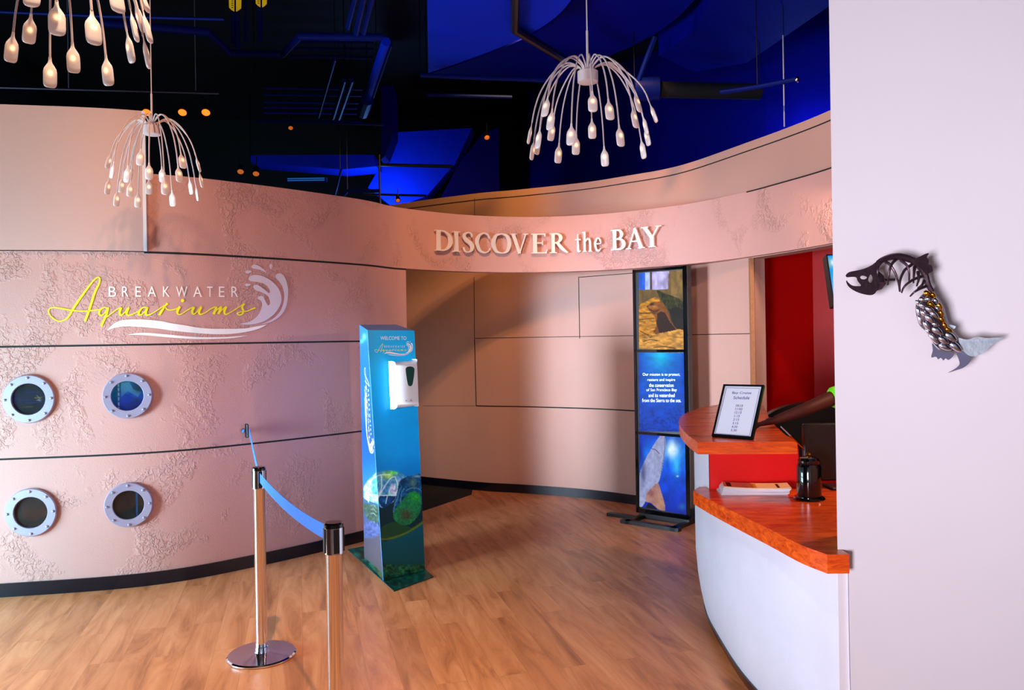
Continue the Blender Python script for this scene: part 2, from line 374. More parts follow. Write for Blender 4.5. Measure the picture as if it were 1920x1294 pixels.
# painting on a grid ------------------------------------------------
def inside(poly, X, Y):
    r = np.zeros(X.shape, bool); n = len(poly)
    for i in range(n):
        x0, y0 = poly[i]; x1, y1 = poly[(i + 1) % n]
        if y0 == y1: continue
        c = ((y0 > Y) != (y1 > Y)) & (X < (x1 - x0) * (Y - y0) / (y1 - y0) + x0); r ^= c
    return r
def vnoise(X, Y, sx, sy, seed=0):
    rng = np.random.RandomState(seed); T = rng.rand(64, 64); out = 0; amp = 0.5
    for o in range(4):
        x = X / sx * 2 ** o; y = Y / sy * 2 ** o; xi = np.floor(x).astype(int); yi = np.floor(y).astype(int); fx = x - xi; fy = y - yi
        fx = fx * fx * (3 - 2 * fx); fy = fy * fy * (3 - 2 * fy)
        g = lambda a, b2: T[a % 64, b2 % 64]
        out = out + amp * ((g(xi, yi) * (1 - fx) + g(xi + 1, yi) * fx) * (1 - fy) + (g(xi, yi + 1) * (1 - fx) + g(xi + 1, yi + 1) * fx) * fy); amp *= 0.5
    return out / 0.94
class Paint:
    def __init__(s, X, Y): s.X, s.Y = X, Y; s.c = np.zeros(X.shape + (3,))
    def grad(s, stops, mask=None, axis='y'):
        a = s.Y if axis == 'y' else s.X; k = [q[0] for q in stops]
        for i in range(3):
            v = np.interp(a, k, [q[1][i] for q in stops]); s.c[..., i] = v if mask is None else np.where(mask, v, s.c[..., i])
    def mix(s, al, col): s.c = s.c * (1 - al[..., None]) + np.array(col) * al[..., None]
    def fill(s, poly, col, al=1.0, k=4):
        m = inside(catmull(poly, k, True) if k else poly, s.X, s.Y) * al; s.mix(m, col); return m
    def blob(s, cx, cy, rx, ry, col, al=1.0):
        d = ((s.X - cx) / rx) ** 2 + ((s.Y - cy) / ry) ** 2; s.mix(np.exp(-d * 1.5) * al, col)
    def line(s, pts, w, col, al=1.0, sm=True):
        q = catmull(pts, 5) if sm else pts; D = np.full(s.X.shape, 1e9)
        for (x0, y0), (x1, y1) in zip(q[:-1], q[1:]):
            dx, dy = x1 - x0, y1 - y0; t = np.clip(((s.X - x0) * dx + (s.Y - y0) * dy) / (dx * dx + dy * dy + 1e-9), 0, 1)
            D = np.minimum(D, np.hypot(s.X - x0 - t * dx, s.Y - y0 - t * dy))
        s.mix(np.clip(1.2 - D / w, 0, 1) * al, col)
    def tex(s, sx, sy, amp, mask=1.0, seed=0):
        n = (vnoise(s.X, s.Y, sx, sy, seed) - 0.5) * 2 * amp * mask; s.c = np.clip(s.c * (1 + n[..., None]), 0, 255)
def painted(name, corners, nx, ny, fn3, paintfn, mat, parent, mask=None):
    """corners TL,TR,BR,BL in drawing units; fn3 maps them to the real surface"""
    S, T = np.meshgrid(np.linspace(0, 1, nx), np.linspace(0, 1, ny)); TL, TR, BR, BL = [np.array(c, float) for c in corners]
    Q = (TL[None, None] * ((1 - S) * (1 - T))[..., None] + TR * (S * (1 - T))[..., None] + BR * (S * T)[..., None] + BL * ((1 - S) * T)[..., None])
    pa = Paint(Q[..., 0], Q[..., 1]); paintfn(pa); c = np.clip(pa.c, 0, 255) / 255
    c = np.where(c <= 0.04045, c / 12.92, ((c + 0.055) / 1.055) ** 2.4)
    vv = [fn3(float(x), float(y)) for x, y in Q.reshape(-1, 2)]; off = parent_world(parent)
    ff = [(j * nx + i, (j + 1) * nx + i, (j + 1) * nx + i + 1, j * nx + i + 1) for j in range(ny - 1) for i in range(nx - 1)]
    if mask is not None:
        mk = mask(Q[..., 0], Q[..., 1]).reshape(-1); ff = [f for f in ff if all(mk[i] for i in f)]
    me = bpy.data.meshes.new(name); me.from_pydata([tuple(v - off) for v in vv], [], ff)
    at = me.color_attributes.new('print', 'FLOAT_COLOR', 'POINT')
    at.data.foreach_set('color', np.concatenate([c.reshape(-1, 3), np.ones((nx * ny, 1))], 1).astype(np.float32).ravel())
    me.materials.append(M[mat]); o = bpy.data.objects.new(name, me); COL.objects.link(o); o.parent = parent; return o

# ------------------------------------------------------------------ room shell
struct(MB().box(-6.2, 5.2, -3.1, 12.6, -0.1, 0).build('floor', 'floor'))
struct(MB().box(-6.2, 5.2, -3.1, 12.6, 5.2, 5.3).build('ceiling', 'ceil'))
struct(MB().box(0.3, 5.2, 12.4, 12.6, 0, 5.2).build('wall_back', 'blue2')); struct(MB().box(-6.2, 0.3, 12.4, 12.6, 0, 5.2).build('wall_back_left', 'ceil'))
struct(MB().box(5.0, 5.2, -3.1, 12.4, 0, 5.2).build('wall_right', 'ceil'))
mb = MB()
mb.box(-6.2, -6.0, -3.1, 0.6, 0, 5.2); mb.box(-6.2, -6.0, 4.6, 12.4, 0, 5.2); mb.box(-6.2, -6.0, 0.6, 4.6, 2.6, 5.2)
struct(mb.build('wall_left', 'ceil'))
mb = MB(); mb.box(-6.0, -3.0, -3.1, -2.95, 0, 5.2); mb.box(4.0, 5.0, -3.1, -2.95, 0, 5.2); mb.box(-3.0, 4.0, -3.1, -2.95, 3.6, 5.2)
struct(mb.build('wall_front', 'panel'))

struct(MB().hexa([(0.3, 11.2, 2.4), (2.9, 8.7, 2.4), (3.0, 8.8, 2.4), (0.4, 11.3, 2.4), (0.3, 11.2, 5.2), (2.9, 8.7, 5.2), (3.0, 8.8, 5.2), (0.4, 11.3, 5.2)]).hexa([(2.9, 8.7, 2.4), (5.0, 7.0, 2.4), (5.0, 7.2, 2.4), (3.0, 8.8, 2.4), (2.9, 8.7, 5.2), (5.0, 7.0, 5.2), (5.0, 7.2, 5.2), (3.0, 8.8, 5.2)]).build('wall_blue_back', 'blue2'))
# plan curves
WALL = catmull([(-4.3, 4.86), (-3.34, 5.0), (-2.46, 5.2), (-1.88, 5.6), (-1.23, 6.26), (-0.94, 6.72), (-0.4, 7.15), (0.2, 7.33), (0.75, 7.25), (1.2, 7.02), (1.6, 6.68), (1.88, 6.24), (2.065, 5.81), (2.21, 5.40), (2.31, 4.9)], 16)
DRUM = catmull([(-2.6, 9.9), (-1.36, 8.9), (-0.4, 8.3), (0.1, 8.1), (0.75, 7.78), (1.16, 7.47), (1.45, 7.22), (1.66, 6.9), (1.93, 6.27), (2.10, 5.85), (2.24, 5.42), (2.34, 4.9)], 16)
def cut(curve, k0, k1):
    """piece of a plan curve between two plan bearings X/Y"""
    out = []
    for i in range(len(curve) - 1):
        a, c = curve[i], curve[i + 1]; ka, kc = a[0] / a[1], c[0] / c[1]
        if k0 <= ka <= k1: out.append(a)
        for k in (k0, k1):
            fa, fc = a[0] - k * a[1], c[0] - k * c[1]
            if fa * fc < 0: t = fa / (fa - fc); out.append((a[0] + (c[0] - a[0]) * t, a[1] + (c[1] - a[1]) * t))
    if k0 <= curve[-1][0] / curve[-1][1] <= k1: out.append(curve[-1])
    out.sort(key=lambda p: p[0] / p[1]); return out
def kx(px, py=635): return ray(px, py)[0]
def offc(curve, d):
    out = []
    for i, p in enumerate(curve):
        a = curve[max(i - 1, 0)]; c = curve[min(i + 1, len(curve) - 1)]; tx, ty = c[0] - a[0], c[1] - a[1]; l = math.hypot(tx, ty)
        out.append((p[0] + ty / l * d, p[1] - tx / l * d))
    return out
def slab(curve, z0, z1, d0, d1):
    """wall following a plan curve; d0/d1 = front and back offset"""
    A, B = offc(curve, d0), offc(curve, d1); n = len(curve); mb = MB()
    vv = [(x, y, z0) for x, y in A] + [(x, y, z1) for x, y in A] + [(x, y, z0) for x, y in B] + [(x, y, z1) for x, y in B]
    ff = []
    for i in range(n - 1):
        ff += [(i, i + 1, n + i + 1, n + i), (2 * n + i + 1, 2 * n + i, 3 * n + i, 3 * n + i + 1), (n + i, n + i + 1, 3 * n + i + 1, 3 * n + i), (i + 1, i, 2 * n + i, 2 * n + i + 1)]
    ff += [(0, n, 3 * n, 2 * n), (n - 1, 3 * n - 1, 4 * n - 1, 2 * n - 1)]
    return mb.add(vv, ff, True)
k_end = kx(763)
left_c = cut(WALL, -0.95, k_end); k_panel = (-2.46) / 5.19
z_a, z_b, z_c, z_top, z_hi = 0.89, 1.618, 2.24, 2.77, 3.18
w = struct(slab(left_c, 0, z_c, 0, -0.16).build('wall_portholes', 'plaster'))
ring_c = cut(WALL, k_panel, 0.5)
struct(slab(ring_c, z_c + 0.006, z_top, 0, -0.10).build('wall_fascia', 'plaster'))
struct(slab(cut(WALL, -0.95, k_panel), z_c + 0.006, z_hi, 0.035, -0.10).build('wall_panel', 'panel'))
e1 = cut(WALL, k_panel, k_panel + 0.004); struct(slab(e1, z_c + 0.006, z_hi, 0.036, -0.10).build('trim_5', 'white'))  # white strip added to paint the highlight along the panel end
mb = MB()
for z in (z_a, z_b): g = slab(left_c, z - 0.006, z + 0.006, 0.0015, -0.02); mb.add(g.v, g.f)
g = slab(cut(WALL, k_panel, k_end), z_c - 0.008, z_c + 0.006, 0.0015, -0.02); mb.add(g.v, g.f)
struct(mb.build('trim_1', 'groove'))
struct(slab(left_c, 0, 0.088, 0.012, 0).build('baseboard_left', 'base'))
# the tall cream drum wall behind, cut open on the right for the ticket booth
k_open = kx(1410)
low = cut(DRUM, -0.3, k_open)
struct(slab(low, 0, z_c, 0, -0.14).build('wall_drum', 'drum'))
struct(slab(cut(DRUM, -0.3, 0.6), z_c, z_hi, 0, -0.14).build('wall_drum_upper', 'drum'))
struct(slab(low, 0, 0.09, 0.012, 0).build('baseboard_drum', 'base'))
struct(slab(cut(DRUM, -0.3, 0.6), z_hi - 0.075, z_hi - 0.066, 0.002, -0.01).build('trim_2', 'groove'))
def wline(pts, wpx, curve, off=0.002):
    A, B = [], []
    (x0, y0), (x1, y1) = pts; n = 24; l = math.hypot(x1 - x0, y1 - y0); nx, ny = -(y1 - y0) / l * wpx / 2, (x1 - x0) / l * wpx / 2
    for i in range(n + 1):
        t = i / n; x, y = x0 + (x1 - x0) * t, y0 + (y1 - y0) * t; A.append(hit(x + nx, y + ny, curve, off)); B.append(hit(x - nx, y - ny, curve, off))
    return A, B
mb = MB()
def zl(px0, px1, z, w=0.006, off=0.0015):
    c = cut(DRUM, kx(px0), kx(px1)); g = slab(c, z - w / 2, z + w / 2, off, -0.01); mb.add(g.v, g.f)
zl(890, 1410, 1.63); zl(891, 1235, 0.905, 0.012)
for a, bb, wd in (((889, 520), (890, 640), 1.0), ((890, 637), (893, 762), 1.6), ((1085, 519), (1087, 635), 1.2), ((1086, 520), (1190, 512), 1.3), ((793, 761), (891, 761), 0.6)):
    A, B = wline((a, bb), wd, DRUM); mb.strip(A, B)
for px in (890, 1125, 1230, 1404):
    c0 = hit(px, 395, DRUM, 0.001); 
    for (y0, y1) in ((372, 412),) if px == 890 else ():
        A, B = wline(((px, y0), (px, y1)), 0.8, DRUM); mb.strip(A, B)
g = slab(cut(WALL, kx(1404), kx(1600)), z_top - 0.009, z_top + 0.001, 0.0015, -0.10); mb.add(g.v, g.f)
struct(mb.build('trim_3', 'groove'))
# raw cut edge of the drum at the booth opening
pe = hit(1410, 600, DRUM); 
struct(MB().box(pe.x - 0.012, pe.x + 0.018, pe.y - 0.012, pe.y + 0.14, 0, z_c).build('trim_4', 'cutedge'))
# black carpet beyond the timber floor
a0, a1, a2, a3 = G(780, 962, 0.004), G(884, 927, 0.004), hit(884, 800, DRUM), hit(770, 800, DRUM)
mb = MB(); q = [Vector((p.x, p.y, 0.004)) for p in (a0, a1, a2, a3)] + [Vector((-2.4, 9.2, 0.004)), Vector((-2.0, 7.3, 0.004))]
mb.prism(q, [Vector((p.x, p.y, -0.01)) for p in q]); struct(mb.build('floor_carpet', 'carpet'))
# booth interior
struct(MB().add([(1.95, 6.55, 0), (2.75, 7.05, 0), (4.6, 5.9, 0), (4.6, 6.1, 0), (2.75, 7.25, 0), (1.9, 6.72, 0),
                 (1.95, 6.55, 2.6), (2.75, 7.05, 2.6), (4.6, 5.9, 2.6), (4.6, 6.1, 2.6), (2.75, 7.25, 2.6), (1.9, 6.72, 2.6)],
                [(0, 1, 7, 6), (1, 2, 8, 7), (2, 3, 9, 8), (3, 4, 10, 9), (4, 5, 11, 10), (5, 0, 6, 11), (6, 7, 10, 11), (7, 8, 9, 10)]).build('wall_booth_red', 'red'))
struct(MB().add([(2.15, 6.4, 2.6), (2.5, 5.0, 2.6), (2.5, 2.95, 2.6), (4.6, 2.95, 2.6), (4.6, 6.2, 2.6), (2.7, 7.1, 2.6)], [(0, 1, 2, 3, 4, 5)]).build('ceiling_booth', 'red'))
# white wall at the right, face just beyond the counter end
struct(MB().hexa([(1.133, 2.72, 0), (5.0, 2.72, 0), (5.0, 2.92, 0), (1.235, 2.92, 0), (1.133, 2.72, 5.2), (5.0, 2.72, 5.2), (5.0, 2.92, 5.2), (1.235, 2.92, 5.2)]).build('wall_right_front', 'white'))

# glazing behind the viewer and on the left (seen only in reflections)
def window(name, p0, p1, z0, z1, npan, t=0.06):
    root = bpy.data.objects.new(name, None); COL.objects.link(root); root.location = (p0[0], p0[1], z0); struct(root)
    P0, P1 = Vector((p0[0], p0[1], 0)), Vector((p1[0], p1[1], 0)); mb = MB(); d = (P1 - P0).normalized(); nn = Vector((-d.y, d.x, 0)) * t / 2
    def bar(a, c, za, zb): mb.hexa([a - nn + Vector((0, 0, za)), c - nn + Vector((0, 0, za)), c + nn + Vector((0, 0, za)), a + nn + Vector((0, 0, za)), a - nn + Vector((0, 0, zb)), c - nn + Vector((0, 0, zb)), c + nn + Vector((0, 0, zb)), a + nn + Vector((0, 0, zb))])
    bar(P0, P1, z0, z0 + t); bar(P0, P1, z1 - t, z1)
    for i in range(npan + 1):
        q = P0.lerp(P1, i / npan); q0 = q - d * t / 2 if i else q; bar(q0, q0 + d * t, z0, z1)
    mb.build('window_frame', 'black', root)
window('window_1', (-3.0, -2.98), (4.0, -2.98), 0, 3.6, 5); window('window_2', (-6.05, 0.6), (-6.05, 4.6), 0, 2.6, 3)

# ------------------------------------------------------------------ logo artwork
def c6(x, y): return (80 + x / 7.385, 480 + y / 7.385)
def c7(x, y): return (320 + x / 7.6125, 480 + y / 7.6125)
pen = []   # yellow script strokes: (points, widths)
def st(conv, pts, w): pen.append(([conv(*p) for p in pts], w))
st(c6, [(588, 905), (650, 740), (720, 520), (785, 380), (792, 315), (762, 298), (700, 350), (600, 480), (500, 620), (420, 740), (370, 830), (310, 885), (220, 903), (130, 850), (85, 780), (105, 727), (180, 715), (300, 735), (420, 755), (560, 765), (680, 757), (800, 740)],
   [4.6, 4.4, 4.2, 3.4, 2.8, 2.4, 3, 3.8, 4.2, 4.2, 3.8, 2.6, 2.4, 2.6, 2.8, 2.4, 2.6, 2.8, 2.6, 2.4, 2.2, 2])
st(c6, [(895, 722), (850, 715), (800, 750), (783, 800), (815, 825), (865, 785), (910, 718), (885, 810), (850, 890), (812, 975)], [2.4, 2.2, 3.4, 4.2, 2.6, 2.2, 3, 4.2, 4.2, 4.2])
st(c6, [(870, 860), (950, 800), (1040, 735), (1088, 718)], 1.8)
st(c6, [(1090, 715), (1066, 780), (1085, 822), (1130, 790), (1192, 715), (1162, 785), (1180, 822), (1250, 805), (1330, 765)], [4.4, 4.6, 3.2, 2, 3.8, 4.6, 3, 1.8, 1.8])
st(c6, [(1440, 716), (1390, 716), (1340, 765), (1330, 812), (1370, 812), (1430, 750), (1452, 713), (1426, 785), (1450, 820), (1530, 790), (1620, 730), (1690, 685)], [2.4, 2.4, 4.2, 4, 2.2, 2, 4, 4.6, 2.8, 1.8, 1.8, 2])
st(c6, [(1728, 655), (1690, 700), (1650, 760), (1612, 822)], [4.6, 2.8, 4.4, 4.4])
st(c6, [(1690, 700), (1725, 742), (1790, 748), (1870, 725)], 2)
st(c7, [(132, 722), (95, 788), (105, 832), (160, 825), (240, 772), (322, 728)], [4.6, 4.6, 2.6, 1.8, 1.8, 2.2])
st(c7, [(332, 728), (306, 790), (322, 832), (370, 800), (432, 728), (402, 798), (420, 834), (490, 812), (560, 762), (630, 728)], [4.4, 4.6, 2.8, 2, 4, 4.6, 2.8, 1.8, 1.8, 2.4])
st(c7, [(650, 726), (628, 790), (607, 834)], 4.6)
st(c7, [(610, 830), (660, 770), (718, 728), (700, 772), (678, 832)], [1.8, 1.8, 3.6, 4.4, 4.4])
st(c7, [(682, 828), (730, 770), (788, 728), (762, 790), (778, 834), (840, 812), (920, 762), (1000, 710), (1044, 682)], [1.8, 1.8, 3.6, 4.6, 2.8, 1.8, 1.8, 1.8, 3])
st(c7, [(1050, 680), (1016, 730), (1032, 780), (1020, 828), (972, 845), (948, 820), (990, 800), (1080, 790), (1150, 762), (1207, 740)], [3, 3.4, 3.8, 3, 2.4, 2.2, 1.8, 1.8, 2.2, 2.6])
DOT = (c7(168, 638), 3.4)
wave = [[c7(*p) for p in q] for q in (
    [(1150, 150), (1185, 122), (1250, 140), (1320, 190), (1365, 242), (1290, 205), (1220, 188), (1170, 180)],
    [(1405, 140), (1425, 112), (1448, 140), (1440, 170), (1425, 195), (1410, 170)],
    [(1060, 228), (1085, 206), (1130, 210), (1155, 222), (1120, 245), (1085, 250)],
    [(1057, 412), (1080, 393), (1140, 405), (1110, 428), (1080, 437)],
    [(1492, 290), (1510, 258), (1550, 250), (1600, 270), (1640, 340), (1668, 450), (1670, 560), (1650, 700), (1600, 810), (1520, 890), (1420, 945), (1290, 975), (1400, 930), (1500, 860), (1570, 770), (1610, 650), (1615, 540), (1590, 440), (1540, 360), (1500, 320)],
    [(1110, 325), (1130, 290), (1190, 272), (1300, 285), (1420, 350), (1510, 430), (1560, 520), (1578, 620), (1560, 700), (1500, 800), (1400, 890), (1280, 950), (1130, 980), (990, 970), (1120, 940), (1220, 870), (1280, 780), (1300, 700), (1285, 640), (1245, 615), (1245, 590), (1280, 570), (1320, 585), (1345, 640), (1380, 700), (1400, 700), (1415, 670), (1400, 600), (1360, 555), (1290, 520), (1200, 480), (1175, 440), (1190, 415), (1240, 415), (1310, 460), (1390, 525), (1412, 515), (1400, 470), (1350, 410), (1270, 380), (1160, 365), (1120, 350)])]
swoosh = [([c6(*p) for p in [(890, 1035), (950, 970), (1040, 910), (1150, 885), (1300, 880), (1450, 885), (1650, 905)]] + [c7(*p) for p in [(0, 960), (200, 990), (400, 1025), (600, 1040), (850, 1040), (1050, 1035), (1200, 1010), (1370, 978)]],
           [c6(*p) for p in [(890, 1035), (930, 1018), (1020, 990), (1150, 975), (1300, 980), (1500, 995), (1700, 1020)]] + [c7(*p) for p in [(0, 1065), (250, 1090), (500, 1112), (700, 1118), (900, 1110), (1150, 1070), (1300, 1020), (1370, 978)]]),
          ([c6(*p) for p in [(1180, 1092), (1300, 1070), (1450, 1065), (1700, 1085)]] + [c7(*p) for p in [(0, 1125), (250, 1150), (500, 1160), (800, 1155), (1100, 1135)]],
           [c6(*p) for p in [(1180, 1092), (1300, 1092), (1450, 1100), (1650, 1120)]] + [c7(*p) for p in [(0, 1165), (100, 1172), (400, 1187), (850, 1175), (1100, 1135)]])]
caps = [('B', 204, 218), ('R', 229, 241), ('E', 254, 264.5), ('A', 277, 292.5), ('K', 305.5, 318), ('W', 330, 351), ('A', 362, 378), ('T', 388, 398.5), ('E', 410, 420.5), ('R', 433.5, 446)]
def resample(q, n):
    q = catmull(q, 6); L = [0]
    for a, c in zip(q[:-1], q[1:]): L.append(L[-1] + math.hypot(c[0] - a[0], c[1] - a[1]))
    out = []
    for i in range(n):
        s = L[-1] * i / (n - 1); j = min(max(np.searchsorted(L, s) - 1, 0), len(q) - 2); t = (s - L[j]) / (L[j + 1] - L[j] + 1e-9)
        out.append((q[j][0] + (q[j + 1][0] - q[j][0]) * t, q[j][1] + (q[j + 1][1] - q[j][1]) * t))
    return out
def logo(parent, fn, thick=1.0, small=False):
    mb = MB()
    for pts, wd in pen:
        wd = wd if isinstance(wd, list) else [wd] * len(pts); A, B = ribbon(pts, [x * thick for x in wd]); mb.strip([fn(*p) for p in A], [fn(*p) for p in B])
    (dx, dy), r = DOT; mb.sheet([fn(dx + r * math.cos(a * PI / 8), dy + r * math.sin(a * PI / 8)) for a in range(16)])
    mb.build('script_lettering', 'vinylyellow', parent)
    for ch, x0, x1 in caps:
        mb = MB(); yt, yb = (537.3, 556.5) if x0 < 330 else (537.5, 557); put_text(mb, ch, (x0, x1, yt, yb), fn); mb.build('capital_letter', 'vinylwhite', parent)
    mb = MB()
    for q in wave: mb.sheet([fn(*p) for p in catmull(q, 5, True)])
    mb.build('wave_crest', 'vinylwhite' if small else 'vinylgrey', parent)
    mb = MB()
    for A, B in swoosh: A = resample(A, 60); B = resample(B, 60); mb.strip([fn(*p) for p in A], [fn(*p) for p in B])
    mb.build('wave_swoosh', 'vinylwhite', parent)
pc = hit(315, 570, WALL)
lg = thing('wall_logo', 'painted logo of yellow script, white capitals and curling wave on the pink wall', 'logo', (pc.x, pc.y, 1.65))
logo(lg, lambda x, y: hit(x, y, WALL, 0.004))

# ------------------------------------------------------------------ raised letters on the fascia
def glyphs():
    T, t = 0.15, 0.06; g = {}
    def R(p, w, k=6): return ribbon(p, w, k)
    def rect(x0, x1, y0, y1): return ([(x0, y0), (x0, y1)], [(x1, y0), (x1, y1)])
    def stem(x, h=1.0, ser=0.11, w=T):
        return [R([(x, 0), (x, h * 0.5), (x, h)], [w * 1.05, w * 0.92, w * 1.05], 3), rect(x - w / 2 - ser * 0.8, x + w / 2 + ser * 0.8, 0, 0.045), rect(x - w / 2 - ser * 0.8, x + w / 2 + ser * 0.8, h - 0.045, h)]
    g['D'] = (0.86, stem(0.2) + [R([(0.2, 0.97), (0.48, 0.94), (0.7, 0.76), (0.77, 0.5), (0.7, 0.24), (0.48, 0.06), (0.2, 0.03)], [t, 0.08, 0.13, 0.16, 0.13, 0.08, t])])
    g['I'] = (0.36, stem(0.18))
    g['S'] = (0.54, [R([(0.44, 0.76), (0.40, 0.92), (0.27, 0.98), (0.13, 0.9), (0.10, 0.76), (0.20, 0.6), (0.34, 0.48), (0.44, 0.33), (0.41, 0.12), (0.27, 0.02), (0.12, 0.06), (0.06, 0.26)], [0.03, 0.05, 0.07, 0.1, 0.13, 0.16, 0.17, 0.14, 0.1, 0.06, 0.05, 0.03])])
    g['C'] = (0.80, [R([(0.74, 0.72), (0.66, 0.9), (0.47, 0.98), (0.24, 0.88), (0.12, 0.64), (0.12, 0.38), (0.25, 0.12), (0.48, 0.02), (0.67, 0.09), (0.77, 0.24)], [0.03, 0.07, 0.07, 0.11, 0.16, 0.16, 0.12, 0.07, 0.05, 0.03])])
    g['O'] = (0.90, [R([(0.45, 0.98), (0.2, 0.87), (0.1, 0.5), (0.2, 0.13), (0.45, 0.02), (0.7, 0.13), (0.8, 0.5), (0.7, 0.87), (0.45, 0.98)], [0.06, 0.13, 0.16, 0.13, 0.06, 0.13, 0.16, 0.13, 0.06])])
    g['V'] = (0.82, [R([(0.14, 0.98), (0.42, 0.0)], [0.16, 0.13], 2), R([(0.41, 0.0), (0.70, 0.98)], [0.06, 0.06], 2), rect(0.0, 0.30, 0.955, 1.0), rect(0.58, 0.82, 0.955, 1.0)])
    g['E'] = (0.62, stem(0.18, ser=0.08) + [rect(0.18, 0.52, 0.94, 1.0), rect(0.18, 0.44, 0.5, 0.555), rect(0.18, 0.56, 0.0, 0.06), R([(0.52, 1.0), (0.535, 0.83)], [0.07, 0.02], 2), R([(0.44, 0.43), (0.44, 0.63)], [0.035, 0.035], 2), R([(0.55, 0.0), (0.60, 0.2)], [0.08, 0.02], 2)])
    g['R'] = (0.80, stem(0.2) + [R([(0.2, 0.97), (0.42, 0.95), (0.53, 0.76), (0.43, 0.56), (0.22, 0.5)], [t, 0.1, 0.15, 0.1, t]), R([(0.36, 0.54), (0.58, 0.22), (0.82, 0.0)], [0.13, 0.15, 0.06], 4)])
    g['t'] = (0.40, [R([(0.19, 0.9), (0.19, 0.3), (0.22, 0.06), (0.36, 0.05)], [0.05, 0.13, 0.13, 0.04]), rect(0.02, 0.36, 0.60, 0.665)])
    g['h'] = (0.64, [R([(0.16, 0), (0.16, 0.5), (0.16, 1.0)], 0.13, 2), rect(0.03, 0.29, 0, 0.045), rect(0.02, 0.16, 0.955, 1.0), R([(0.2, 0.5), (0.32, 0.64), (0.45, 0.6), (0.49, 0.42), (0.49, 0.0)], [0.04, 0.08, 0.12, 0.13, 0.13]), rect(0.37, 0.61, 0, 0.045)])
    g['e'] = (0.52, [R([(0.12, 0.38), (0.42, 0.38), (0.41, 0.56), (0.27, 0.65), (0.13, 0.5), (0.1, 0.3), (0.2, 0.07), (0.34, 0.03), (0.46, 0.15)], [0.05, 0.05, 0.1, 0.06, 0.12, 0.13, 0.1, 0.08, 0.03])])
    g['B'] = (0.70, stem(0.2) + [R([(0.2, 0.97), (0.43, 0.95), (0.52, 0.76), (0.44, 0.58), (0.22, 0.53)], [t, 0.09, 0.14, 0.09, t]), R([(0.22, 0.54), (0.50, 0.5), (0.61, 0.28), (0.5, 0.06), (0.2, 0.03)], [t, 0.1, 0.16, 0.1, t])])
    g['A'] = (0.84, [R([(0.12, 0.0), (0.42, 0.98)], [0.06, 0.06], 2), R([(0.40, 1.0), (0.70, 0.0)], [0.12, 0.17], 2), rect(0.24, 0.58, 0.33, 0.385), rect(0.0, 0.24, 0, 0.045), rect(0.54, 0.86, 0, 0.045)])
    g['Y'] = (0.80, [R([(0.14, 0.98), (0.42, 0.45)], [0.15, 0.13], 2), R([(0.42, 0.45), (0.68, 0.98)], [0.06, 0.06], 2), R([(0.42, 0.5), (0.42, 0.0)], [0.14, 0.15], 2), rect(0.0, 0.28, 0.955, 1), rect(0.57, 0.80, 0.955, 1), rect(0.28, 0.56, 0, 0.045)])
    return g
GL = glyphs()
pc = hit(1027, 475, WALL)
sign = thing('raised_lettering', 'raised metallic serif letters reading DISCOVER the BAY on the curved fascia', 'sign', (pc.x, pc.y, 2.42))
zb = 2.419; zh = 0.187
for ch, x0, x1 in (('D', 811, 845), ('I', 845, 860), ('S', 863, 887), ('C', 888, 918), ('O', 919, 958), ('V', 955, 990), ('E', 993, 1027), ('R', 1029, 1065), ('t', 1079, 1092), ('h', 1093, 1113), ('e', 1115, 1131), ('B', 1147, 1177), ('A', 1177, 1212), ('Y', 1206, 1245)):
    wd, parts = GL[ch]; mb = MB()
    def fm(x, y, off, x0=x0, x1=x1, wd=wd):
        p = hit(x0 + (x1 - x0) * x / wd, 470, WALL, off); p.z = zb + y * zh; return p
    for A, B in parts:
        n = len(A); V = [fm(*p, 0.045) for p in A] + [fm(*p, 0.045) for p in B] + [fm(*p, 0.018) for p in A] + [fm(*p, 0.018) for p in B]; F = []
        for i in range(n - 1): F += [(i, i + 1, n + i + 1, n + i), (2 * n + i, 3 * n + i, 3 * n + i + 1, 2 * n + i + 1), (i, 2 * n + i, 2 * n + i + 1, i + 1), (n + i, n + i + 1, 3 * n + i + 1, 3 * n + i)]
        F += [(0, n, 3 * n, 2 * n), (n - 1, 3 * n - 1, 4 * n - 1, 2 * n - 1)]; mb.add(V, F)
    x, y = [((a_[0] + b_[0]) / 2, (a_[1] + b_[1]) / 2) for a_, b_ in [(parts[0][0][len(parts[0][0]) // 2], parts[0][1][len(parts[0][1]) // 2])]][0]
    c = fm(x, y, 0.02); c2 = fm(x, y, -0.002); mb.tube([c, c2], 0.006, 6)
    mb.build('letter', 'letter', sign)

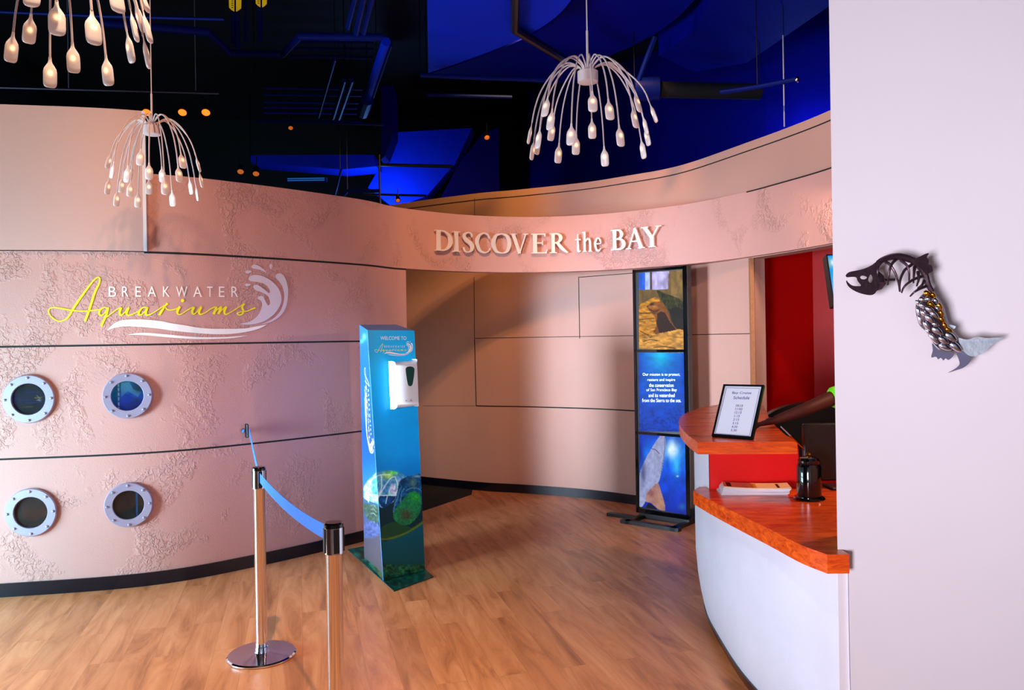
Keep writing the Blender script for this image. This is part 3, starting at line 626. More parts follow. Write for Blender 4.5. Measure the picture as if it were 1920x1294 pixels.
# ------------------------------------------------------------------ portholes
def porthole(px, py, r, label, paintfn):
    c = hit(px, py, WALL); n = (hit(px, py, WALL, 1) - c); ez = Vector((0, 0, 1)); ex = ez.cross(n).normalized() * 1
    if ex.x < 0: ex = -ex
    t = thing('porthole', label, 'porthole', c, 'round bolted portholes in the plaster wall')
    ri = r * 0.64
    MB().lathe([(r * 0.98, 0.0), (r, 0.012), (r * 0.985, 0.022), (r * 0.96, 0.026), (ri * 1.03, 0.026), (ri, 0.022), (ri, 0.004)], c, 48, n).build('flange', 'ring', t)
    MB().lathe([(0.0001, 0.010), (ri * 1.01, 0.010), (ri * 1.01, 0.013), (0.0001, 0.013)], c, 40, n).build('glass_pane', 'glass', t)
    for i in range(8):
        a = 2 * PI * i / 8 + 0.02; q = c + (ex * math.cos(a) + ez * math.sin(a)) * r * 0.87
        MB().lathe([(0.0085, 0.024), (0.0085, 0.031), (0.005, 0.035), (0.0001, 0.036)], q, 10, n).build('bolt', 'steel', t)
    R = r * 0.66
    fn = lambda u, v: c + n * 0.006 + ex * (u * R) - ez * (v * R)
    painted('tank_view', ((-1, -1), (1, -1), (1, 1), (-1, 1)), 56, 56, fn, paintfn, 'tank', t, lambda X, Y: X * X + Y * Y <= 1.0)
def ph_a(p):
    p.grad([(-1, (10, 14, 40)), (0, (14, 26, 80)), (1, (20, 20, 40))]); p.tex(0.9, 0.06, 0.9, 1, 3)
    for x, y, w_, c in ((0.5, -0.05, 0.2, (210, 200, 40)), (0.55, 0.1, 0.14, (150, 190, 230)), (-0.1, 0.5, 0.3, (150, 130, 30)), (0.1, -0.4, 0.4, (40, 60, 160)), (-0.3, 0.1, 0.3, (30, 50, 150)), (0.2, 0.25, 0.4, (50, 60, 170))):
        p.line([(x - w_, y), (x + w_, y - 0.02)], 0.035, c, 0.9, False)
    p.line([(0.42, -0.2), (0.62, 0.0), (0.48, 0.06), (0.62, 0.16)], 0.03, (200, 220, 240), 0.8, False)
def ph_b(p):
    p.grad([(-1, (20, 120, 150)), (0, (10, 90, 220)), (1, (5, 15, 120))]); p.tex(0.5, 0.3, 0.5, 1, 5)
    p.fill([(-0.4, -0.85), (0.1, -0.9), (0.35, -0.4), (0.8, -0.2), (0.6, 0.1), (0.0, -0.3), (-0.4, 0.1)], (110, 190, 240), 0.7, 0)  # pale patches paint reflections in the glass into the view
    p.blob(-0.1, 0.3, 0.6, 0.5, (0, 60, 220), 0.7); p.blob(0.7, -0.5, 0.3, 0.4, (10, 60, 60), 0.7); p.blob(-0.8, 0, 0.3, 0.7, (10, 90, 80), 0.6)
    for y in (-0.8, -0.5, -0.2, 0.1, 0.45, 0.75): p.line([(-0.55, y), (-0.55, y + 0.16)], 0.04, (220, 250, 190), 0.9, False)
def ph_c(p):
    p.grad([(-1, (50, 30, 12)), (0.2, (92, 56, 18)), (0.5, (70, 40, 16)), (1, (30, 12, 20))]); p.tex(0.2, 0.2, 0.25, 1, 7)
    p.line([(-0.7, 0.5), (0.2, 0.62), (0.9, 0.35)], 0.08, (12, 4, 10), 0.9); p.fill([(-1, -1), (-0.6, -0.6), (-0.55, 0.9), (-1, 1)], (30, 14, 10), 0.7, 0)
def ph_d(p):
    p.grad([(-1, (40, 20, 10)), (0.2, (70, 38, 18)), (1, (20, 8, 8))]); p.tex(0.4, 0.4, 0.3, 1, 9)
    p.fill([(-1, 0.6), (0, 0.4), (0.4, 0.1), (1, 0.2), (1, 1), (-1, 1)], (8, 3, 6), 0.95, 0)
    p.fill([(0.42, -1), (0.56, -1), (0.56, 1), (0.42, 1)], (40, 110, 190), 0.9, 0)
porthole(56, 748, 0.158, 'upper left porthole with dark blue glass, a yellow glint inside', ph_a)
porthole(240, 742, 0.153, 'upper right porthole with bright blue glass, round bolted frame', ph_b)
porthole(60, 960, 0.157, 'lower left porthole with plain dark brown glass', ph_c)
porthole(242, 946, 0.149, 'lower right porthole with dark glass crossed by a thin blue bar', ph_d)

# ------------------------------------------------------------------ queue posts and belts
def post(x, y, label):
    t = thing('stanchion_post', label, 'queue post', (x, y, 0), 'chrome queue posts')
    MB().lathe([(0.168, 0.0), (0.173, 0.004), (0.173, 0.010), (0.166, 0.016), (0.08, 0.020), (0.036, 0.024), (0.036, 0.03), (0.0001, 0.03)], (x, y, 0), 64).build('base_disc', 'chrome', t)
    MB().lathe([(0.0325, 0.022), (0.0325, 0.05), (0.0295, 0.052), (0.0295, 0.87), (0.0305, 0.872)], (x, y, 0), 40).build('pole', 'chrome', t)
    mb = MB(); mb.lathe([(0.0335, 0.868), (0.0335, 0.962)], (x, y, 0), 40); h = mb.build('belt_head', 'chrome', t)
    MB().lathe([(0.0345, 0.960), (0.0345, 0.972), (0.030, 0.978), (0.0001, 0.979)], (x, y, 0), 40).build('cap', 'blackgloss', t)
    mb = MB()
    for a in (0.5, 0.5 + PI / 2, 0.5 + PI, 0.5 + 3 * PI / 2): mb.rbox((x + 0.034 * math.cos(a), y + 0.034 * math.sin(a), 0.915), 0.004, 0.02, 0.085, a, 0.001)
    mb.build('belt_slots', 'black', t)
A1, A2 = (-1.32, 4.0), (-0.645, 2.75)
post(*A1, 'complete chrome queue post on a round base nearer the wall')
post(*A2, 'near chrome queue post cut off by the bottom edge of the picture')
def belt(p0, p1, sag, h0, h1, label, tw=0.0):
    p0, p1 = Vector(p0), Vector(p1); A, B, C, D = [], [], [], []; d = (p1 - p0); sd = Vector((d.y, -d.x, 0)).normalized()
    n = 24
    for i in range(n + 1):
        t = i / n; p = p0.lerp(p1, t); p.z -= sag * 4 * t * (1 - t); hh = (h0 + (h1 - h0) * t) / 2; q = sd * math.sin(tw * (1 - t)) * hh; zz = Vector((0, 0, hh * math.cos(tw * (1 - t))))
        A.append(p + zz + q); B.append(p - zz - q); C.append(p + zz + q + sd * 0.0016); D.append(p - zz - q + sd * 0.0016)
    mb = MB(); mb.strip(A, B); mb.strip(C, D); mb.strip(A, C); mb.strip(B, D)
    return tag(mb.build('queue_belt', 'belt'), label, 'belt')
d = (Vector(A2 + (0,)) - Vector(A1 + (0,))).normalized() * 0.036
belt((A1[0] + d.x, A1[1] + d.y, 0.925), (A2[0] - d.x, A2[1] - d.y, 0.925), 0.03, 0.05, 0.056, 'wide blue belt stretched between the two chrome posts')
wp = hit(461, 806, WALL, 0.06); dd = (Vector((wp.x, wp.y, 0)) - Vector(A1 + (0,))).normalized() * 0.036
belt((A1[0] + dd.x, A1[1] + dd.y, 0.925), (wp.x, wp.y, wp.z), 0.004, 0.05, 0.045, 'narrow-looking blue belt from the far post up to the wall clip')
c = hit(457, 807, WALL); n = hit(457, 807, WALL, 1) - c; sx = Vector((-n.y, n.x, 0))
t = thing('wall_clip', 'small chrome and black belt receiver fixed to the plaster wall', 'belt clip', c)
MB().lathe([(0.016, 0), (0.016, 0.035), (0.012, 0.038), (0.0001, 0.038)], c - sx * 0.018, 20, n).build('chrome_boss', 'chrome', t)
MB().rbox(c + n * 0.045 + sx * 0.004, 0.014, 0.04, 0.10, math.atan2(n.y, n.x) + PI / 2, 0.004).build('receiver_plate', 'black', t)
MB().tube([c, c + n * 0.03], 0.008, 10).build('stem', 'black', t)

# ------------------------------------------------------------------ sanitiser stand
FBL, FBR, LBL = G(719, 1089, 0.008), G(797, 1069, 0.008), G(683, 1049, 0.008)
FTL = P(689, 619, FBL.y); nf = (FBR - FBL).cross(FTL - FBL).normalized(); nf = nf if nf.y < 0 else -nf
FTR = onplane(777, 620, FBL, nf); nl = (LBL - FBL).cross(FTL - FBL).normalized(); nl = nl if nl.x < 0 else -nl
LTL = onplane(674, 609, FBL, nl); BTR = P(742, 608.5, 5.9); BBR = FBR + (LBL - FBL)
kq = thing('sanitizer_stand', 'tall blue printed hand sanitizer stand with a sea turtle picture', 'sanitizer stand', (FBL.x, FBL.y, 0))
pl = [G(739, 1108, 0.006), G(813, 1081, 0.006), None, G(652, 1030, 0.006)]; pl[2] = pl[1] + (pl[3] - pl[0]) * 0.9
M['standblue'] = pmat('stand_blue', (60, 150, 225), 0.4); M['standdark'] = pmat('stand_dark_green', (10, 70, 60), 0.4)
mb = MB(); dn = 0.001
mb.hexa([FBL - nf * dn - nl * dn, FBR - nf * dn, BBR, LBL - nl * dn, FTL - nf * dn - nl * dn, FTR - nf * dn, BTR, LTL - nl * dn]); mb.build('column', 'standblue', kq)
mb = MB(); mb.hexa([Vector((p.x, p.y, 0)) for p in pl] + [Vector((p.x, p.y, 0.005)) for p in pl]); mb.build('base_plate', 'standdark', kq)
def k7(x, y): return (640 + x / 4.62, 840 + y / 4.62)
def turtle(p, side):
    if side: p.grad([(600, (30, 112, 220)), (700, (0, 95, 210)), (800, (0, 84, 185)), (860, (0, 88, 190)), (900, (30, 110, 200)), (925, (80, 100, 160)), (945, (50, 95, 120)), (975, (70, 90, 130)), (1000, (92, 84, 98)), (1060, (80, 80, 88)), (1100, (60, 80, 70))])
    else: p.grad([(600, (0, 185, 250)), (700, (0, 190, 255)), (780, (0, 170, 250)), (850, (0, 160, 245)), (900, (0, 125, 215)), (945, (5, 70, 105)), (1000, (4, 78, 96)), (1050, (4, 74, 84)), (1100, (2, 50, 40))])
    p.tex(60, 60, 0.06, 1, 2)
    if side: p.blob(683, 632, 5, 8, (150, 215, 225), 0.7); p.blob(678, 640, 4, 5, (130, 220, 200), 0.6)
    P7 = lambda q: [k7(*a) for a in q]
    # underside and plastron
    p.fill(P7([(325, 500), (450, 440), (520, 500), (700, 430), (720, 560), (690, 660), (560, 740), (430, 790), (340, 795)]), (12, 42, 52), 1, 2)
    p.line(P7([(345, 790), (430, 782), (540, 745), (640, 690), (705, 645)]), 3.0, (100, 118, 30), 0.9)
    p.fill(P7([(340, 700), (450, 640), (600, 690), (560, 730), (430, 775), (345, 785)]), (34, 74, 44), 0.8, 2)
    m = p.fill(P7([(190, 370), (215, 300), (290, 225), (370, 198), (450, 200), (560, 245), (540, 330), (480, 440), (400, 500), (350, 520), (300, 480), (200, 440)]), (60, 140, 200), 1, 3)
    p.blob(*k7(400, 240), 14, 8, (190, 240, 90), 0.9 * 1); p.blob(*k7(440, 215), 12, 4, (110, 230, 60), 0.9)
    p.mix(m * np.clip(vnoise(p.X, p.Y, 5, 12, 71) * 3.2 - 1.3, 0, 1) * np.clip((p.Y - 894) / 14, 0, 1), (214, 205, 248)); p.mix(m * np.clip(vnoise(p.X, p.Y, 4, 5, 73) * 4 - 2.3, 0, 1), (120, 230, 200))
    p.fill(P7([(330, 420), (470, 420), (430, 480), (370, 520), (330, 480)]), (6, 50, 110), 0.95, 2); p.blob(*k7(370, 455), 8, 6, (0, 130, 210), 0.8)
    p.tex(5, 5, 0.35, m, 11)
    for q in ([(200, 400), (330, 410), (480, 410)], [(230, 300), (320, 240), (420, 230)], [(330, 410), (420, 270), (470, 250)], [(400, 410), (385, 480)], [(300, 220), (250, 300), (225, 400)], [(345, 240), (350, 330), (330, 410)], [(230, 415), (235, 470)], [(470, 260), (490, 330), (470, 410)]):
        p.line(P7(q), 1.1, (215, 250, 255), 0.95)
    # head and throat
    h = p.fill(P7([(480, 410), (500, 300), (545, 255), (620, 240), (692, 235), (700, 420), (690, 500), (620, 520), (500, 500), (455, 560), (450, 500)]), (10, 70, 120), 1, 3); p.tex(3, 3, 0.8, h, 13)
    p.blob(*k7(620, 300), 8, 11, (110, 150, 120), 0.7); p.blob(*k7(540, 300), 6, 9, (5, 45, 80), 0.7); p.blob(*k7(660, 245), 9, 3, (160, 200, 230), 0.8)
    for q in ([(480, 470), (500, 380), (520, 340)], [(510, 490), (520, 400), (545, 350)], [(450, 560), (465, 490), (480, 440)], [(500, 270), (530, 265), (560, 250)], [(560, 370), (600, 350), (660, 350), (690, 370)]):
        p.line(P7(q), 0.8, (120, 200, 230), 0.7)
    th = p.fill(P7([(540, 440), (590, 385), (650, 380), (686, 420), (692, 480), (680, 560), (620, 640), (560, 670), (490, 650), (448, 600), (470, 530)]), (22, 120, 72), 1, 3)
    p.blob(*k7(640, 430), 10, 9, (30, 165, 40), 0.9); p.blob(*k7(560, 580), 15, 13, (70, 66, 44), 0.95); p.tex(2.5, 2.5, 0.35, th, 17)
    for rr in (10, 14, 18): p.line([(k7(560, 580)[0] + rr * math.cos(a), k7(560, 580)[1] + rr * 0.8 * math.sin(a)) for a in np.linspace(-2.6, 0.6, 8)], 0.5, (70, 120, 90), 0.5)
    if side:
        f = p.fill(P7([(190, 480), (250, 490), (320, 510), (330, 640), (250, 640), (200, 560)]), (60, 88, 74), 1, 2); f2 = p.fill(P7([(200, 650), (290, 640), (335, 700), (320, 760), (200, 780)]), (80, 95, 150), 0.8, 2); p.tex(3, 3, 0.5, f + f2, 19)
        for y in (510, 545, 580): p.line(P7([(255, y - 10), (280, y - 15), (300, y + 10)]), 0.8, (150, 180, 160), 0.7)
    rk = np.clip((p.Y - (k7(0, 1000)[1] if not side else 1043 + (p.X - 683) * 0.9) + 6 * (vnoise(p.X, p.Y, 8, 8, 3) - 0.5)) / 4, 0, 1)
    p.mix(rk, (18, 78, 56)); p.tex(6, 5, 0.95, rk, 23); p.mix(rk * np.clip(vnoise(p.X, p.Y, 5, 4, 29) * 3 - 1.6, 0, 1), (90, 130, 60)); p.mix(rk * np.clip((p.Y - 1075) / 14, 0, 1) * 0.7, (2, 26, 28))
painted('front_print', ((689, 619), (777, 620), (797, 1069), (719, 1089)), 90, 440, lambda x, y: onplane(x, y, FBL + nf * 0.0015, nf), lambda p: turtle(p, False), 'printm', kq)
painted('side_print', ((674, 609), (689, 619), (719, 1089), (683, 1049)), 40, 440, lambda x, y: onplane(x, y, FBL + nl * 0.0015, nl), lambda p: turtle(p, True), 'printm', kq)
def plate(p):
    p.grad([(1030, (10, 105, 92)), (1060, (6, 80, 66)), (1110, (3, 34, 34))]); p.tex(10, 5, 0.9, 1, 31); p.mix(np.clip(vnoise(p.X, p.Y, 7, 3, 33) * 3 - 1.9, 0, 1), (40, 130, 90))
painted('base_print', [(652, 1030), (735, 1015), (813, 1081), (739, 1108)], 70, 60, lambda x, y: G(x, y, 0.0065), plate, 'printm', kq)
MB().tube([FTL + nf * 0.002 + nl * 0.002, FBL + nf * 0.002 + nl * 0.002], 0.002, 6).build('edge_highlight', 'standblue', kq)
lf = lambda x, y: onplane(702.8 + (x - 92) * 0.1595, 639.7 + (y - 495) * 0.196, FBL + nf * 0.004, nf)
fl = bpy.data.objects.new('front_logo', None); COL.objects.link(fl); fl.parent = kq
logo(fl, lf, 1.0, True)
mb = MB(); put_text(mb, 'WELCOME TO', (713.5, 762, 630.8, 637.3), lambda x, y: onplane(x, y, FBL + nf * 0.004, nf)); mb.build('welcome_lettering', 'vinylwhite', kq)
def ls(x, y):
    u = (x - 92) / 446; v = (y - 495) / 141; xr = 692 + 11.5 * u + 9 * (1 - v) * 0 ; X = 677.5 + 9.5 * u + (1 - v) * 13.5 + 2; Y = 690 + 160 * u
    return onplane(X, Y, FBL + nl * 0.004, nl)
sl = bpy.data.objects.new('side_logo', None); COL.objects.link(sl); sl.parent = kq
logo(sl, ls, 1.0, True)
# dispenser on the front face: drawn as a curved housing standing off the face
disp = thing('soap_dispenser', 'white automatic hand sanitizer dispenser mounted on the blue stand', 'dispenser', onplane(750, 760, FBL + nf * 0.003, nf))
def F(x, y, o): return onplane(x, y, FBL, nf) + nf * o
back = [(732, 680), (769, 677), (772, 680), (775, 755), (772, 760), (735, 765), (731, 760), (728, 684)]
def ringpts(q, o, dx=0, s=1.0):
    cx = sum(a for a, _ in q) / len(q); cy = sum(b3 for _, b3 in q) / len(q)
    return [F(cx + (x - cx) * s + dx, cy + (y - cy) * s, o) for x, y in q]
q0 = catmull(back, 3, True); mb = MB(); levels = [(0.004, 0, 1.0), (0.05, 0, 1.0), (0.068, 0, 0.97), (0.076, 0, 0.9)]
rings = [ringpts(q0, *lv) for lv in levels]; n = len(q0)
for a, c in zip(rings[:-1], rings[1:]): mb.add(a + c, [(i, (i + 1) % n, n + (i + 1) % n, n + i) for i in range(n)], True)
mb.sheet(rings[-1]); mb.sheet(rings[0]); mb.build('housing', 'plastic', disp, 50)
wq = catmull([(751, 689), (758, 686.5), (765, 689), (766, 696), (763.5, 715), (761, 722), (756, 722.5), (753.5, 716), (750.5, 697)], 4, True)
mb = MB(); mb.prism([F(x - 1.2, y + 1, 0.080) for x, y in wq], [F(x - 1.2, y + 1, 0.070) for x, y in wq]); M['smoke'] = pmat('smoked_window', (30, 62, 62), 0.15); mb.build('level_window', 'smoke', disp)
mb = MB(); mb.lathe([(0.003, 0), (0.003, 0.003), (0.0001, 0.004)], F(750, 751, 0.0755), 10, nf); mb.build('indicator_light', 'black', disp)
mb = MB(); mb.prism([F(x, y, 0.0775) for x, y in ((756, 752), (762, 752), (759, 747.5))], [F(x, y, 0.07) for x, y in ((756, 752), (762, 752), (759, 747.5))]); mb.build('drop_mark', 'steel', disp)

# ------------------------------------------------------------------ backlit banner stand
BL, BR = G(1196, 975, 0.0), G(1297, 990, 0.0)
BL = P(1195, 960, 6.92); BR = P(1292, 972, 6.60)
ux = Vector((BR.x - BL.x, BR.y - BL.y, 0)).normalized(); nb = Vector((ux.y, -ux.x, 0))
nb = nb if nb.y < 0 else -nb
Bp = Vector((BL.x, BL.y, 0)); bt = thing('display_stand', 'tall black stand with three backlit pictures under the fascia', 'display stand', Vector((BL.x, BL.y, 0)))
wB = (Vector((BR.x, BR.y, 0)) - Bp).length; zt = P(1195, 506, 6.92).z
mb = MB(); dpt = 0.07
def bb(mb, s0, s1, z0, z1, d0, d1):
    a, c = Bp + ux * s0, Bp + ux * s1
    mb.hexa([a + nb * d0 + Vector((0, 0, z0)), c + nb * d0 + Vector((0, 0, z0)), c + nb * d1 + Vector((0, 0, z0)), a + nb * d1 + Vector((0, 0, z0)), a + nb * d0 + Vector((0, 0, z1)), c + nb * d0 + Vector((0, 0, z1)), c + nb * d1 + Vector((0, 0, z1)), a + nb * d1 + Vector((0, 0, z1))])
bb(mb, -0.005, wB + 0.02, 0.05, zt, 0.0, -dpt); mb.build('cabinet', 'black', bt)
mb = MB(); bb(mb, -0.005, 0.018, 0.05, zt, 0.012, 0); bb(mb, wB - 0.02, wB + 0.02, 0.05, zt, 0.012, 0)
for y0 in (509, 658, 811): z = P(1197, y0, 6.92).z; bb(mb, 0, wB, z - 0.012, z + 0.012, 0.012, 0)
bb(mb, 0, wB, 0.05, 0.09, 0.012, 0); mb.build('frame', 'blackgloss', bt)
mb = MB()
a = G(1150, 968, 0.01); 
for s in (0.02, wB - 0.05):
    bb(mb, s, s + 0.05, 0.0, 0.03, 0.26, -0.22)
bb(mb, -0.02, wB + 0.03, 0.0, 0.03, 0.26, 0.20); bb(mb, -0.26, 0.02, 0, 0.028, 0.10, 0.04); bb(mb, 0.02, wB, 0.0, 0.06, 0.0, -0.06); mb.build('foot', 'black', bt)
pb = Bp + nb * 0.006
fb = lambda x, y: onplane(x, y, pb, nb)
def e2(x, y): return (1180 + x / 4.975, 500 + y / 4.975)
def otter(p):
    E = lambda q: [e2(*a) for a in q]
    p.grad([(505, (120, 96, 60)), (560, (112, 90, 50)), (600, (80, 60, 30)), (660, (90, 60, 24))])
    p.fill(E([(80, 50), (150, 50), (150, 215), (80, 215)]), (40, 100, 235), 1, 0); p.fill(E([(145, 50), (195, 50), (195, 215), (145, 215)]), (170, 190, 240), 1, 0)
    p.fill(E([(193, 50), (213, 50), (213, 215), (193, 215)]), (90, 60, 55), 1, 0); p.fill(E([(213, 50), (370, 40), (360, 210), (213, 215)]), (186, 178, 232), 1, 0); p.blob(*e2(370, 120), 5, 16, (140, 110, 110), 0.6)
    p.fill(E([(380, 30), (500, 30), (500, 300), (390, 280)]), (136, 108, 60), 0.9, 0); p.tex(6, 14, 0.3, 1, 41)
    g = p.fill(E([(250, 220), (330, 250), (420, 280), (500, 330), (500, 480), (400, 450), (330, 360)]), (26, 36, 10), 0.75, 2); p.tex(3, 5, 0.9, g, 43); p.mix(g * np.clip(vnoise(p.X, p.Y, 2, 8, 44) * 3 - 1.4, 0, 1) * 0.6, (110, 104, 50))
    p.fill(E([(370, 400), (500, 400), (500, 620), (440, 600)]), (24, 16, 6), 0.8, 2)
    r = p.fill(E([(80, 390), (150, 330), (240, 285), (290, 330), (250, 480), (240, 640), (80, 690)]), (196, 132, 36), 1, 2)
    o = p.fill(E([(165, 372), (200, 345), (260, 325), (320, 345), (360, 420), (390, 520), (450, 590), (440, 620), (230, 622), (250, 560), (238, 470), (190, 412)]), (134, 76, 22), 1, 3)
    p.fill(E([(260, 440), (330, 430), (380, 520), (440, 600), (280, 622)]), (36, 16, 6), 0.85, 2); p.blob(*e2(230, 372), 5, 3, (190, 140, 70), 0.8); p.blob(*e2(168, 374), 2, 1.5, (10, 5, 5), 1)
    p.line(E([(185, 400), (240, 418), (280, 400)]), 1, (50, 25, 8), 0.8); p.blob(*e2(205, 350), 3, 2, (20, 10, 5), 0.9)
    b2 = p.fill(E([(80, 720), (130, 660), (250, 630), (400, 600), (505, 592), (505, 790), (80, 790)]), (206, 146, 62), 1, 2); p.tex(8, 3, 0.45, r + b2 + o * 0.5, 47)
    for q in ([(85, 430), (130, 435), (230, 425)], [(85, 495), (150, 490), (230, 480)], [(100, 600), (180, 640)], [(230, 755), (330, 745), (430, 765)], [(130, 700), (200, 680), (260, 690)]): p.line(E(q), 1.0, (44, 22, 4), 0.85)
def mission(p):
    p.grad([(660, (0, 110, 215)), (700, (0, 95, 205)), (760, (10, 75, 200)), (810, (8, 60, 185))]); p.blob(1238, 665, 22, 32, (0, 200, 240), 0.9); p.blob(1198, 700, 8, 60, (0, 50, 190), 0.6); p.blob(1284, 700, 10, 60, (0, 40, 190), 0.7); p.tex(14, 8, 0.16, 1, 51)
    w_ = np.clip((p.Y - 758) / 20, 0, 1) * np.clip(1.4 - np.abs(vnoise(p.X, p.Y, 16, 10, 53) - 0.5) * 22, 0, 1); p.mix(w_ * 0.45, (0, 25, 110))
def e8(x, y): return (1170 + x / 5.88, 780 + y / 5.88)
def shark(p):
    E = lambda q: [e8(*a) for a in q]
    p.grad([(810, (0, 50, 190)), (850, (0, 110, 225)), (900, (0, 70, 215)), (970, (0, 30, 150))]); p.blob(*e8(530, 370), 17, 24, (225, 245, 255), 1); p.blob(*e8(580, 560), 8, 20, (60, 200, 250), 0.8); p.blob(*e8(170, 400), 10, 40, (0, 10, 120), 0.8)
    p.blob(*e8(480, 560), 5, 22, (0, 60, 200), 0.6); p.blob(*e8(590, 665), 3, 2, (210, 240, 255), 0.9); p.tex(10, 18, 0.25, 1, 61); p.blob(*e8(640, 1000), 9, 8, (30, 110, 190), 0.7)
    s = p.fill(E([(425, 208), (452, 232), (455, 330), (445, 440), (412, 620), (376, 740), (320, 800), (270, 900), (235, 945), (200, 1000), (165, 1000), (165, 680), (230, 490), (310, 350), (380, 240)]), (150, 158, 200), 1, 3)
    p.blob(*e8(210, 620), 6, 26, (60, 62, 110), 0.75 * 1); p.blob(*e8(420, 230), 4, 5, (170, 130, 160), 0.7)
    f = p.fill(E([(376, 738), (410, 840), (440, 940), (456, 1042), (380, 1030), (300, 960), (240, 945), (250, 860), (310, 790)]), (164, 120, 110), 1, 2); p.blob(*e8(300, 850), 8, 8, (120, 50, 70), 0.6); p.blob(*e8(390, 960), 8, 14, (190, 140, 100), 0.7)
    p.line(E([(310, 365), (345, 372), (390, 415)]), 0.9, (80, 20, 50), 0.9); p.line(E([(445, 240), (450, 330), (440, 440), (405, 620)]), 0.8, (90, 80, 130), 0.8); p.tex(4, 6, 0.15, s + f, 67)
    p.fill(E([(240, 1010), (270, 960), (310, 980), (370, 1040), (240, 1060)]), (2, 6, 30), 1, 2)
painted('otter_picture', ((1198, 512), (1281, 506), (1284, 656), (1198, 655)), 84, 146, fb, otter, 'screen', bt)
painted('text_panel', ((1198, 661), (1283, 662), (1286, 810), (1199, 808)), 60, 90, fb, mission, 'screen', bt)
painted('shark_picture', ((1199, 813.5), (1286, 816), (1289, 966), (1199, 950)), 86, 146, fb, shark, 'screen', bt)
fb2 = lambda x, y: onplane(x, y, Bp + nb * 0.008, nb)
M['lit'] = pmat('lit_white_text', (215, 235, 255), 0.4, emit=0.9)
mb = MB()
for s_, x0, x1, y in (('Our mission is to protect,', 1205, 1275, 703), ('restore and inspire', 1214, 1266, 713), ('the conservation', 1217, 1263, 722.5), ('of San Francisco Bay', 1212, 1269, 732), ('and its watershed', 1216, 1265, 741.5), ('from the Sierra to the sea.', 1204, 1277, 751)):
    put_text(mb, s_, (x0, x1, y - 3.6, y + 3.2), fb2)
mb.build('mission_lettering', 'lit', bt)

# ------------------------------------------------------------------ ticket counter
top_c = catmull([(1.165, 2.712), (1.04, 3.06), (0.97, 3.45), (0.965, 3.83), (0.99, 4.2), (1.06, 4.52), (1.20, 4.82), (1.33, 4.96), (1.46, 5.04)], 10)
bot_c = catmull([(1.185, 2.712), (1.11, 3.06), (1.062, 3.53), (1.07, 4.0), (1.10, 4.4), (1.19, 4.7), (1.30, 4.88), (1.40, 4.98), (1.50, 5.03)], 10)
zs = [0.0, 0.06, 0.12, 0.2, 0.3, 0.42, 0.55, 0.794]
def bodyrow(z):
    s = min(1, z / 0.5); s = 1 - (1 - s) ** 2.2
    return [(a[0] + (c[0] - a[0]) * s, a[1] + (c[1] - a[1]) * s) for a, c in zip(bot_c, top_c)]
ct = thing('ticket_counter', 'curved white ticket counter body under red laminate tops', 'counter', (1.3, 3.7, 0))
rows = [bodyrow(z) for z in zs]; n = len(top_c); mb = MB()
vv = [(x, y, z) for r2, z in zip(rows, zs) for x, y in r2]
ff = [(j * n + i, j * n + i + 1, (j + 1) * n + i + 1, (j + 1) * n + i) for j in range(len(zs) - 1) for i in range(n - 1)]
mb.add(vv, ff, True); mb.build('front_panel', 'counterwhite', ct)
i0 = min(range(n), key=lambda i: abs(top_c[i][1] - 3.84)); up = top_c[i0:]
mb = MB(); U0 = offc(up, 0.0)
mb.add([(x, y, 0.79) for x, y in up] + [(x, y, 1.062) for x, y in up], [(i, i + 1, len(up) + i + 1, len(up) + i) for i in range(len(up) - 1)], True)
x_, y_ = up[0]
mb.build('upper_panel', 'counterwhite', ct)
MB().box(x_ + 0.004, 1.41, y_, y_ + 0.05, 0.86, 1.062).build('red_riser', 'red', ct)
mb = MB(); kc = offc(bot_c, -0.02) ; g = slab(bot_c, 0, 0.075, -0.0, 0.012)
A = bodyrow(0.0); B = bodyrow(0.075)
gA = [(p[0] - 0.008, p[1], 0) for p in A]; gB = [(p[0] - 0.008, p[1], 0.075) for p in B]
mb.add(gA + gB, [(i, i + 1, n + i + 1, n + i) for i in range(n - 1)], True); mb.add(gB + [(p[0] + 0.01, p[1], 0.075) for p in B], [(i, i + 1, n + i + 1, n + i) for i in range(n - 1)])
mb.build('kick_strip', 'base', ct)
def worktop(name, outline, z0, z1, parent=None):
    mb = MB(); mb.prism([Vector((x, y, z1)) for x, y in outline], [Vector((x, y, z0)) for x, y in outline]); return mb.build(name, 'laminate', parent)
led = [tuple(G(px, py, 0.86)[:2]) for px, py in ((1551, 1040), (1500, 1021), (1440, 991), (1380, 962), (1340, 942), (1314, 928), (1300, 920))]
led_c = catmull(led, 6)
outl = led_c + [(0.93, 3.89), (1.9, 3.89), (2.6, 3.89), (2.6, 2.925), (1.24, 2.925), (1.136, 2.715), (1.148, 2.715), (1.148, 2.66)]
lo = worktop('counter_ledge', outl, 0.794, 0.86, ct); lo['label'] = 'lower red laminate ledge'
upo = [tuple(G(px, py, 1.12)[:2]) for px, py in ((1495, 828), (1400, 828.5), (1308, 829), (1290, 816), (1278, 803), (1273, 792), (1276, 782), (1290, 773), (1318, 764), (1350, 758), (1400, 757), (1432, 762), (1445, 790), (1473, 816))]
upo_c = upo[:2] + catmull(upo[2:10], 5) + upo[10:]
u2 = worktop('counter_top', upo_c, 1.062, 1.12, ct); u2['label'] = 'upper red laminate shelf'

